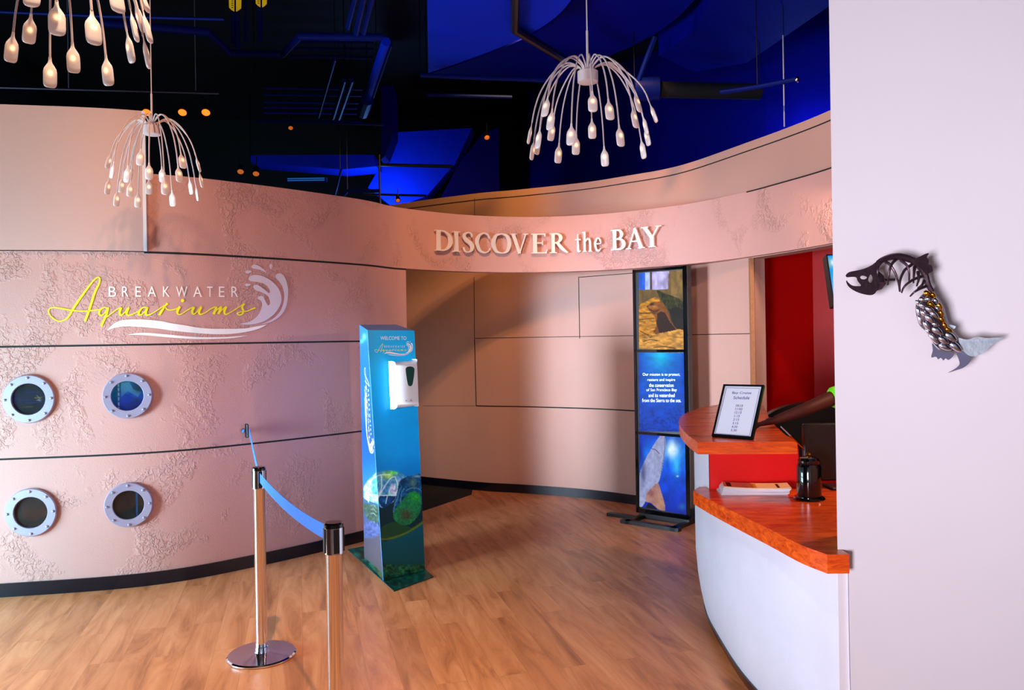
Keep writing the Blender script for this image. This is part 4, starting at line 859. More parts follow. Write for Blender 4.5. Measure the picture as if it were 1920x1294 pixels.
# sign frame on the upper top
fr = [P(1357.3, 721.6, 3.97), P(1433.5, 723, 3.82), G(1412, 824.5, 1.122), G(1335, 818, 1.122)]
nfz = (fr[1] - fr[0]).cross(fr[3] - fr[0]).normalized(); nfz = nfz if nfz.y < 0 else -nfz
st_ = thing('schedule_sign', 'black framed white sign listing Bay Cruise Schedule times, propped on the upper counter', 'sign', fr[3])
qp = lambda x, y, o: onplane(x, y, fr[3], nfz) + nfz * o
FO = [(1357.3, 721.6), (1433.5, 723), (1412, 824.5), (1335, 818)]; FI = [(1360, 724.3), (1428.5, 725.8), (1408, 819.8), (1339, 814.5)]
mb = MB()
for i in range(4):
    j = (i + 1) % 4; a, c, e, f = FO[i], FO[j], FI[j], FI[i]
    mb.hexa([qp(*a, -0.008), qp(*c, -0.008), qp(*e, -0.008), qp(*f, -0.008), qp(*a, 0.006), qp(*c, 0.006), qp(*e, 0.006), qp(*f, 0.006)])
mb.build('frame', 'black', st_)
mb = MB(); mb.hexa([qp(*a, -0.006) for a in FI] + [qp(*a, 0.001) for a in FI]); mb.build('paper_sheet', 'paper', st_)
mb = MB(); tl, tr, br2, bl = (1362.5, 727.3), (1424.5, 729), (1405.5, 818), (1341.5, 812.8)
for a, c in ((tl, tr), (tr, br2), (br2, bl), (bl, tl)):
    l = math.hypot(c[0] - a[0], c[1] - a[1]); ox, oy = -(c[1] - a[1]) / l * 0.3, (c[0] - a[0]) / l * 0.3
    mb.add([qp(a[0] - ox, a[1] - oy, 0.002), qp(c[0] - ox, c[1] - oy, 0.002), qp(c[0] + ox, c[1] + oy, 0.002), qp(a[0] + ox, a[1] + oy, 0.002)], [(0, 1, 2, 3)])
def skew(x, y): return qp(x - (y - 770) * 0.22, y, 0.002)
for s_, cx, hw, y in (('Bay Cruise', 1384, 18, 737.5), ('Schedule', 1385.5, 15, 746), ('10:15', 1384.8, 6.5, 761), ('11:00', 1385, 6.5, 767.3), ('12:15', 1385, 6.5, 773.8), ('1:15', 1384.5, 5, 780.5), ('2:15', 1384.3, 5.5, 787), ('3:15', 1384.3, 5.5, 793.8), ('4:30', 1384.3, 5.5, 800.5), ('5:30', 1384.2, 5.5, 807)):
    sk = (y - 770) * 0.22; hh = 2.9 if y < 750 else 2.1; put_text(mb, s_, (cx - hw + sk * 0, cx + hw + sk * 0, y - hh, y + hh, 0.4), skew)
mb.build('schedule_lettering', 'ink', st_)
mb = MB(); mid0 = (fr[0] + fr[1]) / 2 * 0.4 + (fr[2] + fr[3]) / 2 * 0.6 - nfz * 0.01; ft = Vector((mid0.x + 0.05, mid0.y + 0.13, 1.122)); mb.tube([mid0, ft], 0.006, 8); mb.build('easel_back', 'black', st_)

# brochures
rnd = random.Random(2)
base_q = [G(1339, 921, 0.862), G(1362, 934, 0.862), G(1482, 934, 0.862), G(1492, 925, 0.862), G(1476, 917, 0.862)]
c0 = G(1353, 928, 0.862); L0 = G(1480, 931, 0.862); bx = (L0 - c0); bx.z = 0; blen = bx.length; bx.normalize(); by = Vector((-bx.y, bx.x, 0))
if by.y < 0: by = -by
for i in range(9):
    z = 0.8605 + i * 0.004; a = 0.10 - i * 0.012 + rnd.uniform(-0.02, 0.02); ux2 = (bx * math.cos(a) + by * math.sin(a)); uy2 = (-bx * math.sin(a) + by * math.cos(a))
    o = c0 + bx * (0.0 + i * 0.0015) + by * (0.001 * i) ; o = Vector((o.x, o.y, z)); Lp, Wp = blen * 1.0, 0.13
    nn = 10; pts_t = []; pts_b = []
    def pt(s, w2): 
        lift = 0.005 * (i / 8) * (2 * s - 1) ** 2 + 0.0
        return o + ux2 * (Lp * s) + uy2 * (Wp * w2) + Vector((0, 0, lift))
    mb = MB(); A = [pt(k / nn, 0) for k in range(nn + 1)]; B = [pt(k / nn, 1) for k in range(nn + 1)]; up3 = Vector((0, 0, 0.003))
    mb.strip([p + up3 for p in A], [p + up3 for p in B]); mb.strip(A, B); mb.strip(A, [p + up3 for p in A]); mb.strip(B, [p + up3 for p in B])
    mb.add([A[0], B[0], B[0] + up3, A[0] + up3], [(0, 1, 2, 3)]); mb.add([A[-1], B[-1], B[-1] + up3, A[-1] + up3], [(0, 1, 2, 3)])
    if i == 8:
        t = thing('brochure', 'topmost cream brochure with brown and gold print on the ledge stack', 'brochure', o, 'brochures stacked on the lower ledge')
        M['cream'] = pmat('cream_paper', (255, 214, 160), 0.5); mb.build('folded_sheet', 'cream', t)
        def patch(s0, s1, w0, w1, m):
            q = MB(); S = [s0 + (s1 - s0) * k / 4 for k in range(5)]; q.strip([pt(s, w0) + up3 * 1.15 for s in S], [pt(s, w1) + up3 * 1.15 for s in S]); q.build('printed_block', m, t)
        patch(0.05, 0.12, 0.12, 0.9, 'inkblack'); patch(0.42, 0.50, 0.1, 0.9, 'inkgold'); patch(0.26, 0.36, 0.12, 0.2, 'inkgold'); patch(0.80, 0.84, 0.05, 0.8, 'inkblack')
    else:
        pos = ('bottom', 'second lowest', 'third lowest', 'fourth lowest', 'middle', 'fourth from top', 'third from top', 'second from top')[i]
        tag(mb.build('brochure', 'paper'), '%s white brochure in the stack on the lower red ledge' % pos, 'brochure', 'brochures stacked on the lower ledge')

# black jar and pen
jc = G(1519, 927, 0.861); jx, jy = jc.x, 3.56; jx = ray(1517, 900)[0] * jy
t = thing('black_jar', 'glossy black lidded jar on a round foot on the lower ledge', 'jar', (jx, jy, 0.86))
MB().lathe([(0.068, 0), (0.07, 0.004), (0.066, 0.010), (0.054, 0.012), (0.0001, 0.012)], (jx, jy, 0.861), 36).build('foot_plate', 'blackgloss', t)
MB().lathe([(0.052, 0.012), (0.054, 0.02), (0.055, 0.15), (0.050, 0.162), (0.0001, 0.164)], (jx, jy, 0.861), 36).build('body', 'blackgloss', t)
MB().lathe([(0.047, 0.160), (0.049, 0.165), (0.049, 0.178), (0.040, 0.190), (0.02, 0.196), (0.0001, 0.197)], (jx, jy, 0.861), 36).build('lid', 'blackgloss', t)
MB().lathe([(0.008, 0.195), (0.012, 0.203), (0.008, 0.211), (0.0001, 0.212)], (jx, jy, 0.861), 16).build('lid_knob', 'gold', t)
p0, p1 = P(1508, 843, 3.56), P(1464, 800, 3.50)
t = thing('counter_pen', 'slim gold and steel pen slanting up from the black jar', 'pen', p0)
pm = p0.lerp(p1, 0.6); MB().tube([p0, pm], 0.0035, 8).build('lower_barrel', 'gold', t); MB().tube([pm, p1], 0.003, 8).build('upper_barrel', 'steel', t); MB().ball(pm, 0.0055, 8).build('joint', 'gold', t)

# dark things inside the booth
t = thing('office_chair', 'black office chair with rounded back behind the counter', 'chair', (1.98, 5.82, 0))
def C3(px, py, Y): return P(px, py, Y)
top = [C3(px, py, 5.55) for px, py in ((1425, 800), (1433, 785), (1450, 772), (1475, 762), (1500, 756), (1525, 753), (1555, 756), (1580, 768), (1592, 790))]
outline = [Vector(p) for p in catmull([tuple(p) for p in top], 4)]; bz = 0.62
front = outline + [Vector((outline[-1].x - 0.03, 5.55, bz)), Vector((outline[0].x + 0.05, 5.55, bz))]
MB().prism(front, [p + Vector((0, 0.07, 0)) for p in front]).build('backrest', 'black', t)
MB().rbox((1.98, 5.84, 0.47), 0.48, 0.46, 0.08, 0, 0.03).build('seat', 'black', t)
MB().tube([(1.98, 5.84, 0.06), (1.98, 5.84, 0.44)], 0.025, 12).build('gas_column', 'black', t)
MB().tube([(1.98, 5.7, 0.45), (1.98, 5.6, 0.5), (1.98, 5.6, 0.75)], 0.018, 8).build('back_bracket', 'black', t)
for i in range(5):
    a = 2 * PI * i / 5 + 0.3; e = Vector((1.98 + 0.27 * math.cos(a), 5.84 + 0.27 * math.sin(a), 0.06))
    leg = MB().tube([(1.98, 5.84, 0.10), e], [0.022, 0.015], 8).build('leg', 'black', t); MB().ball(e - Vector((0, 0, 0.03)), 0.03, 10).build('caster', 'black', leg)
t = thing('unlit_booth_filler', 'black monitor-shaped filler for the dark unlit booth interior behind the jar', 'monitor', (1.72, 3.80, 0.86))  # added black block standing in for the unlit booth interior
MB().rbox((1.64, 3.80, 1.04), 0.44, 0.035, 0.28, 0.0, 0.006).build('dark_panel', 'black', t)
MB().rbox((1.64, 3.83, 0.90), 0.05, 0.02, 0.10, 0, 0.004).build('neck', 'black', t); MB().rbox((1.64, 3.81, 0.8665), 0.2, 0.13, 0.012, 0, 0.004).build('base', 'black', t)
# hanging tv
tl, bl_ = P(1549, 477, 4.7), P(1563, 572, 4.55); tr = tl + Vector((0.95, 0.1, 0)); brr = bl_ + Vector((0.95, 0.1, 0)); ntv = (tr - tl).cross(bl_ - tl).normalized(); ntv = ntv if ntv.y < 0 else -ntv
t = thing('wall_screen', 'tilted blue and white lit screen peeking past the wall edge high in the booth', 'screen', bl_)
MB().hexa([bl_, brr, brr - ntv * 0.05, bl_ - ntv * 0.05, tl, tr, tr - ntv * 0.05, tl - ntv * 0.05]).build('bezel', 'black', t)
def tv(p):
    p.grad([(470, (10, 150, 235)), (520, (20, 160, 240)), (580, (10, 60, 150))]); p.blob(1562, 492, 8, 9, (250, 250, 255), 1); p.line([(1556, 482), (1554, 492), (1558, 502)], 1.0, (190, 180, 40), 0.9); p.blob(1565, 535, 5, 22, (200, 235, 255), 0.8)
painted('lit_picture', ((1551.5, 479.5), (1700, 470), (1700, 575), (1565, 571)), 90, 60, lambda x, y: onplane(x, y, tl + ntv * 0.002, ntv), tv, 'screen', t)
MB().tube([(tl + tr) / 2 - ntv * 0.05, ((tl + tr) / 2) + Vector((0, 0.08, 0.3))], 0.02, 10).build('ceiling_bracket', 'black', t)

# ------------------------------------------------------------------ person at the counter (mostly behind the white wall)
def skin(name, nodes, edges, mat, parent, root=0, sub=2):
    off = parent_world(parent); me = bpy.data.meshes.new(name); me.from_pydata([tuple(Vector(p) - off) for p, _ in nodes], edges, []); me.materials.append(M[mat])
    o = bpy.data.objects.new(name, me); COL.objects.link(o); o.parent = parent
    sk = o.modifiers.new('skin', 'SKIN'); sk.use_smooth_shade = True
    if not me.skin_vertices:
        bpy.context.view_layer.objects.active = o
        bpy.ops.mesh.customdata_skin_add()
    for sv, (_, r) in zip(me.skin_vertices[0].data, nodes): sv.radius = (r, r) if isinstance(r, (int, float)) else r
    me.skin_vertices[0].data[root].use_root = True
    ss = o.modifiers.new('sub', 'SUBSURF'); ss.levels = sub; ss.render_levels = sub; return o
pp = thing('person', 'person in lime green sleeve resting an arm on the counter, mostly hidden by wall', 'person', (2.42, 4.35, 0))
hand = P(1440, 792, 4.12); elbow = P(1512, 767, 4.10); slv = P(1556, 748, 4.16); sh = Vector((2.14, 4.20, 1.36))
wr = P(1462, 785, 4.11)
N = [((2.42, 4.35, 0.95), 0.13), ((2.42, 4.35, 1.12), 0.12), ((2.36, 4.35, 1.30), 0.14), ((2.30, 4.35, 1.42), 0.10), ((2.25, 4.35, 1.50), 0.055), ((2.20, 4.35, 1.60), 0.075), ((2.17, 4.35, 1.70), 0.085), ((2.19, 4.35, 1.78), 0.05),
     (sh, 0.06), (slv, 0.044), (elbow, 0.037), (wr, 0.027), (hand, (0.034, 0.017)),
     ((2.36, 4.56, 1.38), 0.06), ((2.38, 4.66, 1.15), 0.045), ((2.18, 4.62, 1.05), 0.035), ((2.08, 4.55, 1.05), 0.03),
     ((2.42, 4.24, 0.88), 0.09), ((2.40, 4.22, 0.48), 0.06), ((2.44, 4.20, 0.10), 0.04), ((2.32, 4.20, 0.04), 0.035),
     ((2.44, 4.46, 0.88), 0.09), ((2.44, 4.48, 0.48), 0.06), ((2.48, 4.50, 0.10), 0.04), ((2.36, 4.50, 0.04), 0.035)]
E_ = [(0, 1), (1, 2), (2, 3), (3, 4), (4, 5), (5, 6), (6, 7), (2, 8), (8, 9), (9, 10), (10, 11), (11, 12), (2, 13), (13, 14), (14, 15), (15, 16), (0, 17), (17, 18), (18, 19), (19, 20), (0, 21), (21, 22), (22, 23), (23, 24)]
hd = (hand - wr).normalized(); sd = Vector((0, 0, 1)).cross(hd).normalized()
for k, (o_, l_) in enumerate(((-0.026, 0.062), (-0.009, 0.074), (0.009, 0.07), (0.026, 0.055))):
    b0 = hand + hd * 0.022 + sd * o_; i = len(N)
    N += [(b0, 0.010), (b0 + hd * l_ * 0.55 + Vector((0, 0, 0.006)), 0.009), (b0 + hd * l_ + Vector((0, 0, -0.008)), 0.0075)]; E_ += [(12, i), (i, i + 1), (i + 1, i + 2)]
i = len(N); b0 = wr.lerp(hand, 0.55) - sd * 0.032; N += [(b0, 0.011), (b0 + hd * 0.03 - sd * 0.02, 0.010), (b0 + hd * 0.06 - sd * 0.024, 0.008)]; E_ += [(12, i), (i, i + 1), (i + 1, i + 2)]
skin('body', N, E_, 'skin', pp)
sdir = (sh - slv).normalized()
skin('shirt', [((2.42, 4.35, 0.93), 0.15), ((2.42, 4.35, 1.12), 0.14), ((2.36, 4.35, 1.30), 0.16), ((2.31, 4.35, 1.42), 0.11), (sh, 0.078), (slv + sdir * 0.035, 0.066), (slv, 0.066), ((2.36, 4.56, 1.38), 0.078), ((2.375, 4.62, 1.25), 0.068)], [(0, 1), (1, 2), (2, 3), (2, 4), (4, 5), (5, 6), (2, 7), (7, 8)], 'shirt', pp)
skin('trousers', [((2.42, 4.35, 0.93), 0.145), ((2.42, 4.24, 0.84), 0.105), ((2.40, 4.22, 0.48), 0.08), ((2.44, 4.20, 0.12), 0.065), ((2.44, 4.46, 0.84), 0.105), ((2.44, 4.48, 0.48), 0.08), ((2.48, 4.50, 0.12), 0.065)], [(0, 1), (1, 2), (2, 3), (0, 4), (4, 5), (5, 6)], 'trousers', pp)
MB().ball((2.21, 4.35, 1.735), (0.105, 0.10, 0.095), 16).build('hair', 'hair', pp)
for s in (-1, 1): MB().ball((2.095, 4.35 + 0.032 * s, 1.66), 0.012, 8).build('eye', 'eye', pp); MB().ball((2.20, 4.35 + 0.088 * s, 1.64), (0.018, 0.010, 0.028), 8).build('ear', 'skin', pp)
MB().tube([(2.10, 4.35, 1.665), (2.075, 4.35, 1.63)], [0.010, 0.016], 8).build('nose', 'skin', pp); MB().tube([(2.098, 4.33, 1.595), (2.09, 4.35, 1.593), (2.098, 4.37, 1.595)], 0.007, 8).build('mouth', 'rust', pp)

# ------------------------------------------------------------------ fish skeleton sculpture on the white wall
FY = 2.60
def f5(x, y, Y=FY): return P(1560 + x / 4.976, 450 + y / 4.976, Y)
fs = thing('fish_sculpture', 'metal fish sculpture with skeleton front and spoon-like scales on the white wall', 'wall sculpture', f5(800, 700, 2.71))
hp = [(128, 330), (160, 300), (230, 285), (300, 268), (370, 235), (420, 200), (450, 215), (440, 260), (425, 310), (430, 340), (450, 370), (440, 430), (400, 500), (350, 515), (270, 500), (200, 470), (150, 430), (132, 390), (138, 378), (155, 400), (190, 425), (240, 430), (270, 425), (240, 385), (225, 350), (190, 345), (140, 348)]
eye1 = [(262, 350), (275, 335), (300, 335), (326, 348), (310, 365), (280, 366)]; gill = [(338, 375), (352, 330), (365, 325), (378, 355), (376, 385), (355, 398)]
def plate_holes(name, outer, holes, th, mat, parent, Y, bend=0.0):
    outer = catmull(outer, 3, True); hs = [catmull(h, 3, True) for h in holes]; loops = [outer] + hs; allp = [p for l in loops for p in l]
    tris = tessellate_polygon([[Vector((x, y, 0)) for x, y in l] for l in loops]); mb = MB()
    x0 = min(p[0] for p in outer); x1 = max(p[0] for p in outer)
    fy = lambda x: Y + bend * ((x - x0) / (x1 - x0)) ** 2
    V = [f5(x, y, fy(x)) for x, y in allp] + [f5(x, y, fy(x) + th) for x, y in allp]; n = len(allp); F2 = []
    for t3 in tris: F2 += [tuple(t3), (t3[2] + n, t3[1] + n, t3[0] + n)]
    o = 0
    for l in loops:
        for i in range(len(l)): a, c = o + i, o + (i + 1) % len(l); F2.append((a, c, c + n, a + n))
        o += len(l)
    mb.add(V, F2); return mb.build(name, mat, parent)
plate_holes('skull', hp, [eye1, gill], 0.01, 'rust', fs, FY - 0.02)
MB().tube([f5(400, 470, FY), f5(445, 440, FY - 0.01), f5(470, 400, FY - 0.02), f5(465, 350, FY - 0.01), f5(430, 300, FY)], [0.004, 0.010, 0.012, 0.010, 0.004], 8).build('gill_cover', 'rust', fs)
sp = [(420, 215), (460, 180), (540, 150), (620, 140), (700, 155), (770, 190), (830, 250), (870, 320), (890, 390), (930, 470)]
mb = MB(); Q = catmull(sp, 5); mb.tube([f5(x, y + 12, FY) for x, y in Q], [0.008 + 0.004 * math.sin(PI * i / len(Q)) for i in range(len(Q))], 8); mb.build('spine', 'rust', fs)
plate_holes('dorsal_crest', [(410, 200), (455, 170), (440, 195), (500, 160), (548, 136), (530, 165), (590, 142), (642, 135), (622, 160), (680, 150), (722, 152), (700, 172), (760, 180), (740, 215), (640, 190), (560, 185), (470, 205)], [], 0.006, 'rust', fs, FY - 0.005)
plate_holes('dorsal_fin', [(765, 185), (820, 155), (870, 130), (905, 125), (885, 160), (905, 190), (900, 225), (930, 240), (940, 290), (905, 310), (880, 325), (840, 280), (790, 240)], [], 0.008, 'rust', fs, FY - 0.012)
ribs = [[(470, 200), (430, 250), (425, 320), (440, 380)], [(500, 205), (540, 230), (590, 310), (620, 400), (630, 480)], [(600, 180), (555, 230), (530, 320), (520, 420)], [(640, 190), (700, 240), (720, 310), (718, 380)], [(745, 230), (680, 280), (640, 360), (630, 440), (635, 480)], [(770, 250), (765, 320), (760, 400)],
        [(835, 340), (760, 370), (700, 410), (665, 450), (650, 492)], [(800, 300), (810, 360), (790, 430)], [(880, 430), (810, 460), (765, 490), (730, 525)], [(860, 380), (840, 420), (800, 450)]]
for q in ribs:
    q2 = catmull(q, 4); n = len(q2); MB().tube([f5(x, y, FY - 0.02 * math.sin(PI * i / n)) for i, (x, y) in enumerate(q2)], [0.0055 - 0.003 * i / n for i in range(n)], 8).build('rib', 'rust', fs)
MB().tube([f5(480, 375, FY), f5(530, 372, FY), f5(585, 370, FY)], 0.005, 8).build('cross_bar', 'rust', fs)
bq = catmull([(905, 470), (950, 500), (1010, 560), (1050, 640), (1075, 740), (1110, 820), (1170, 890), (1215, 970), (1210, 1040), (1160, 1045), (1050, 1040), (970, 990), (915, 920), (870, 850), (820, 800), (790, 720), (778, 630), (800, 560), (850, 500)], 3, True)
cx_, cy_ = sum(p[0] for p in bq) / len(bq), sum(p[1] for p in bq) / len(bq); mb = MB(); L_ = []
for s, y in ((1.0, FY + 0.04), (0.97, FY + 0.005), (0.8, FY - 0.018), (0.5, FY - 0.03)): L_.append([f5(cx_ + (x - cx_) * s, cy_ + (yy - cy_) * s, y) for x, yy in bq])
n = len(bq)
for a, c in zip(L_[:-1], L_[1:]): mb.add(a + c, [(i, (i + 1) % n, n + (i + 1) % n, n + i) for i in range(n)], True)
mb.sheet(L_[-1]); mb.sheet(L_[0]); mb.build('body_shell', 'rust', fs)
M['spoon'] = pmat('polished_spoon_steel', (220, 220, 235), 0.22, 1.0, var=0.05)
GOLD_REFLECTIONS = {(940, 515), (925, 605), (1000, 620), (1015, 685), (1020, 745), (1050, 800), (890, 500), (1085, 840)}  # steel scales coloured gold to imitate warm reflections
def scale_(x, y, w_, l_, ang, d, mat='spoon'):
    if (x, y) in GOLD_REFLECTIONS: mat = 'gold'
    c = f5(x, y, FY - d * 0.9); w3, l3 = w_ * 0.95 / 4.976 * FY / FPX, l_ * 1.15 / 4.976 * FY / FPX; mb = MB()
    a = math.radians(ang); e1 = Vector((math.cos(a), 0, -math.sin(a))); e2_ = Vector((math.sin(a), 0, math.cos(a))); n_ = Vector((0, -1, 0)); e1t = e1; V = []
    K = 14
    for r, h in ((1, 0.0), (0.95, 0.004), (0.75, 0.007), (0.4, 0.009)):
        for k in range(K):
            t = 2 * PI * k / K; V.append(c + e1t * (math.cos(t) * l3 * r) + e2_ * (math.sin(t) * w3 * r * (1 - 0.25 * math.cos(t))) + n_ * h)
    V.append(c + n_ * 0.0095); F2 = [(j * K + k, j * K + (k + 1) % K, (j + 1) * K + (k + 1) % K, (j + 1) * K + k) for j in range(3) for k in range(K)] + [(3 * K + k, 3 * K + (k + 1) % K, 4 * K) for k in range(K)]
    mb.add(V, F2, True); mb.build('scale', mat, fs)
SC = [(890, 500, 26, 34, 30, .030), (940, 515, 22, 30, 50, .030), (845, 560, 24, 34, 40, .026), (900, 555, 24, 32, 40, .034), (965, 570, 24, 32, 50, .032), (795, 590, 14, 30, 60, .012), (850, 620, 24, 40, 40, .034), (925, 605, 22, 34, 40, .038), (1000, 620, 22, 36, 60, .028),
      (800, 670, 14, 40, 75, .014), (860, 690, 24, 42, 55, .032), (915, 655, 26, 44, 40, .042), (975, 640, 18, 26, 70, .036), (955, 700, 26, 46, 42, .042), (1015, 685, 22, 34, 60, .03), (815, 745, 14, 42, 75, .014), (915, 740, 28, 50, 48, .04), (1020, 745, 22, 34, 50, .032), (880, 800, 22, 46, 62, .03),
      (965, 790, 22, 34, 30, .038), (1050, 800, 24, 36, 55, .028), (890, 860, 14, 34, 62, .016), (985, 850, 32, 54, 38, .04), (1085, 840, 22, 38, 30, .028), (950, 925, 26, 54, 55, .028), (1040, 935, 30, 50, 35, .04), (1110, 905, 34, 58, 38, .036), (1055, 1000, 30, 56, 25, .034), (1155, 1000, 34, 60, 42, .034)]
for s in SC: scale_(*s)
M['lightchrome'] = pmat('polished_tail_metal', (212, 226, 240), 0.3, 0.25, var=0.2, scale=60, bump=0.5, bscale=45)
plate_holes('tail_fin', [(1170, 915), (1260, 930), (1350, 905), (1450, 915), (1540, 910), (1620, 912), (1540, 950), (1480, 990), (1420, 1050), (1340, 1085), (1280, 1080), (1230, 1040), (1200, 980)], [], 0.006, 'lightchrome', fs, FY - 0.01, 0.05)
plate_holes('lower_tail_fin', [(1160, 1040), (1240, 1040), (1290, 1090), (1285, 1140), (1230, 1190), (1160, 1215), (1080, 1240), (1150, 1200), (1190, 1160), (1180, 1110)], [], 0.006, 'tin', fs, FY)
plate_holes('belly_fin', [(935, 960), (1000, 1030), (1100, 1050), (1140, 1070), (1090, 1120), (1060, 1105), (1040, 1125), (1015, 1100), (990, 1115), (970, 1090), (925, 1095), (940, 1030)], [], 0.006, 'tin', fs, FY + 0.01)
plate_holes('small_fin', [(1075, 790), (1155, 805), (1130, 835), (1090, 830)], [], 0.006, 'lightchrome', fs, FY)
for x, y in ((930, 470), (1000, 800), (440, 370)): MB().tube([f5(x, y, FY + 0.02), f5(x, y, 2.722)], 0.006, 8).build('wall_pin', 'rust', fs)

# ------------------------------------------------------------------ jellyfish-like pendant lamps
def bulb_mesh():
    prof = [(0.0, 0.10), (0.0042, 0.10), (0.005, 0.088), (0.0068, 0.081), (0.0125, 0.072), (0.018, 0.063), (0.0205, 0.052), (0.0205, 0.030), (0.0205, 0.018), (0.0195, 0.009), (0.0165, 0.0035), (0.011, 0.0005), (0.0001, 0.0)]
    mb = MB(); mb.lathe([(r + 1e-5, h - 0.10) for r, h in prof][1:], (0, 0, 0), 18, None, (1.0, 0.38)); o = mb.build('bulb', 'glow'); me = o.data; bpy.data.objects.remove(o); return me
BM = bulb_mesh()
def pendant(cx, cy, hz, bulbs, label, S=1.0):
    t = thing('pendant_lamp', label, 'pendant lamp', (cx, cy, hz), 'drooping many-armed pendant lamps'); c = Vector((cx, cy, hz))
    MB().lathe([(0.044, -0.052), (0.048, -0.050), (0.048, -0.002), (0.044, 0.0), (0.0001, 0.0)], c, 36).build('hub', 'cord', t)
    MB().tube([c, c + Vector((0, 0, 0.19))], 0.0055, 10).build('stem', 'cord', t)
    MB().tube([c + Vector((0, 0, 0.19)), Vector((cx, cy, 5.2))], 0.003, 8).build('cable', 'cord', t)
    for (bx_, by_, bz_) in bulbs:     # bulb top relative to hub
        r = math.hypot(bx_, by_); a = math.atan2(by_, bx_); e = Vector((math.cos(a), math.sin(a), 0)); s0 = c + e * 0.030
        dirn = Vector((0, 0, -1)); tip = c + Vector((bx_, by_, bz_)); lean = min(0.45, r * 0.9)
        pts = [s0 + Vector((0, 0, -0.005)), s0 + Vector((0, 0, 0.022)) + e * 0.008, c + e * (0.030 + (r - 0.03) * 0.28) + Vector((0, 0, 0.044)), c + e * (0.03 + (r - 0.03) * 0.56) + Vector((0, 0, 0.012 + bz_ * 0.05)),
               c + e * (0.03 + (r - 0.03) * 0.80) + Vector((0, 0, bz_ * 0.34)), c + e * (0.03 + (r - 0.03) * 0.93) + Vector((0, 0, bz_ * 0.68)), tip]
        Q = catmull([tuple(p) for p in pts], 4); arm = MB().tube(Q, 0.0036, 6).build('arm', 'cord', t)
        td = (Vector(Q[-1]) - Vector(Q[-2])).normalized(); zax = -td; xax = Vector((-e.y, e.x, 0)); xax = (xax - zax * xax.dot(zax)).normalized(); yax = zax.cross(xax)
        b = bpy.data.objects.new('bulb', BM); COL.objects.link(b); b.parent = arm
        b.matrix_local = Matrix(((xax.x, yax.x, zax.x, tip.x - cx), (xax.y, yax.y, zax.y, tip.y - cy), (xax.z, yax.z, zax.z, tip.z - hz), (0, 0, 0, 1)))
def from_view(cpx, cpy, Y, lst, R=0.285):
    """lst: (x, y of bulb middle, 'f'/'b') measured relative to the hub of one lamp"""
    c = P(cpx, cpy, Y); out = []
    for x, y, s in lst:
        Rr = R * (1.0 - 0.0006 * max(0, (y - cpy - 90)) * Y / 3.6)
        for _ in range(4):
            dx = ray(x, y)[0]; Yb = Y if not out else Y
            q = P(x, y, Y); ddx = q.x - c.x; rr = max(Rr, abs(ddx) + 0.01); oy = math.sqrt(rr * rr - ddx * ddx) * (-1 if s == 'f' else 1)
            if s == 'm': oy *= 0.25
            q = P(x, y, Y + oy)
        out.append((q.x - c.x, q.y - c.y, q.z - c.z + 0.05))
    return c, out
LB = [(1111, 206, 'f'), (1028, 214, 'f'), (1141, 220, 'f'), (1190, 206, 'f'), (1218, 224, 'm'), (1036, 238, 'f'), (1038, 256, 'b'), (998, 262, 'm'), (1002, 292, 'b'), (1013, 272, 'f'), (1012, 282, 'b'), (1049, 298, 'b'), (1072, 266, 'f'), (1081, 282, 'b'), (1110, 252, 'b'), (1133, 304, 'b'), (1161, 268, 'f'), (1186, 234, 'f'), (1202, 290, 'b'), (1205, 246, 'm'), (1209, 266, 'b')]
c, L = from_view(1102, 146, 3.62, LB); pendant(c.x, c.y, c.z + 0.03, L, 'white drooping pendant lamp hanging in front of the blue ceiling above the raised letters')
def q4(x, y): return (190 + x / 6.47, 210 + y / 6.47)
LA = [q4(*p) + (s,) for p, s in (((480, 622), 'f'), ((125, 650), 'm'), ((155, 770), 'f'), ((100, 960), 'b'), ((200, 1105), 'b'), ((262, 940), 'b'), ((325, 820), 'f'), ((362, 780), 'b'), ((360, 990), 'b'), ((450, 1120), 'b'), ((582, 790), 'f'), ((580, 960), 'b'), ((735, 815), 'b'), ((768, 970), 'f'), ((858, 1105), 'b'), ((932, 820), 'f'), ((965, 660), 'f'), ((1068, 960), 'b'), ((1146, 1040), 'b'), ((1145, 690), 'm'), ((1190, 880), 'm'))]
c, L = from_view(285, 246, 4.55, LA, 0.285); pendant(c.x, c.y, c.z + 0.03, L, 'smaller-looking drooping pendant lamp hanging before the smooth wall panel')
def q1(x, y): return (x / 6.4, y / 6.4)
LC = [q1(*p) + (s,) for p, s in (((165, 670), 'b'), ((400, 40), 'f'), ((378, 450), 'b'), ((685, 370), 'f'), ((605, 970), 'b'), ((872, 790), 'b'), ((1105, 480), 'f'), ((1272, 945), 'b'), ((1365, 110), 'f'), ((1525, 670), 'b'), ((1570, 420), 'm'), ((1610, 300), 'b'), ((1640, 80), 'm'), ((1722, 740), 'b'), ((1720, 440), 'm'))]
LC += [(-30, 60, 'f'), (-50, -20, 'm'), (100, -20, 'f'), (-20, 130, 'b'), (-60, 90, 'b')]
c, L = from_view(103, -96, 2.34, LC, 0.285); pendant(c.x, c.y, c.z + 0.03, L, 'nearest pendant lamp in the top left corner, only its lit bulbs in view')

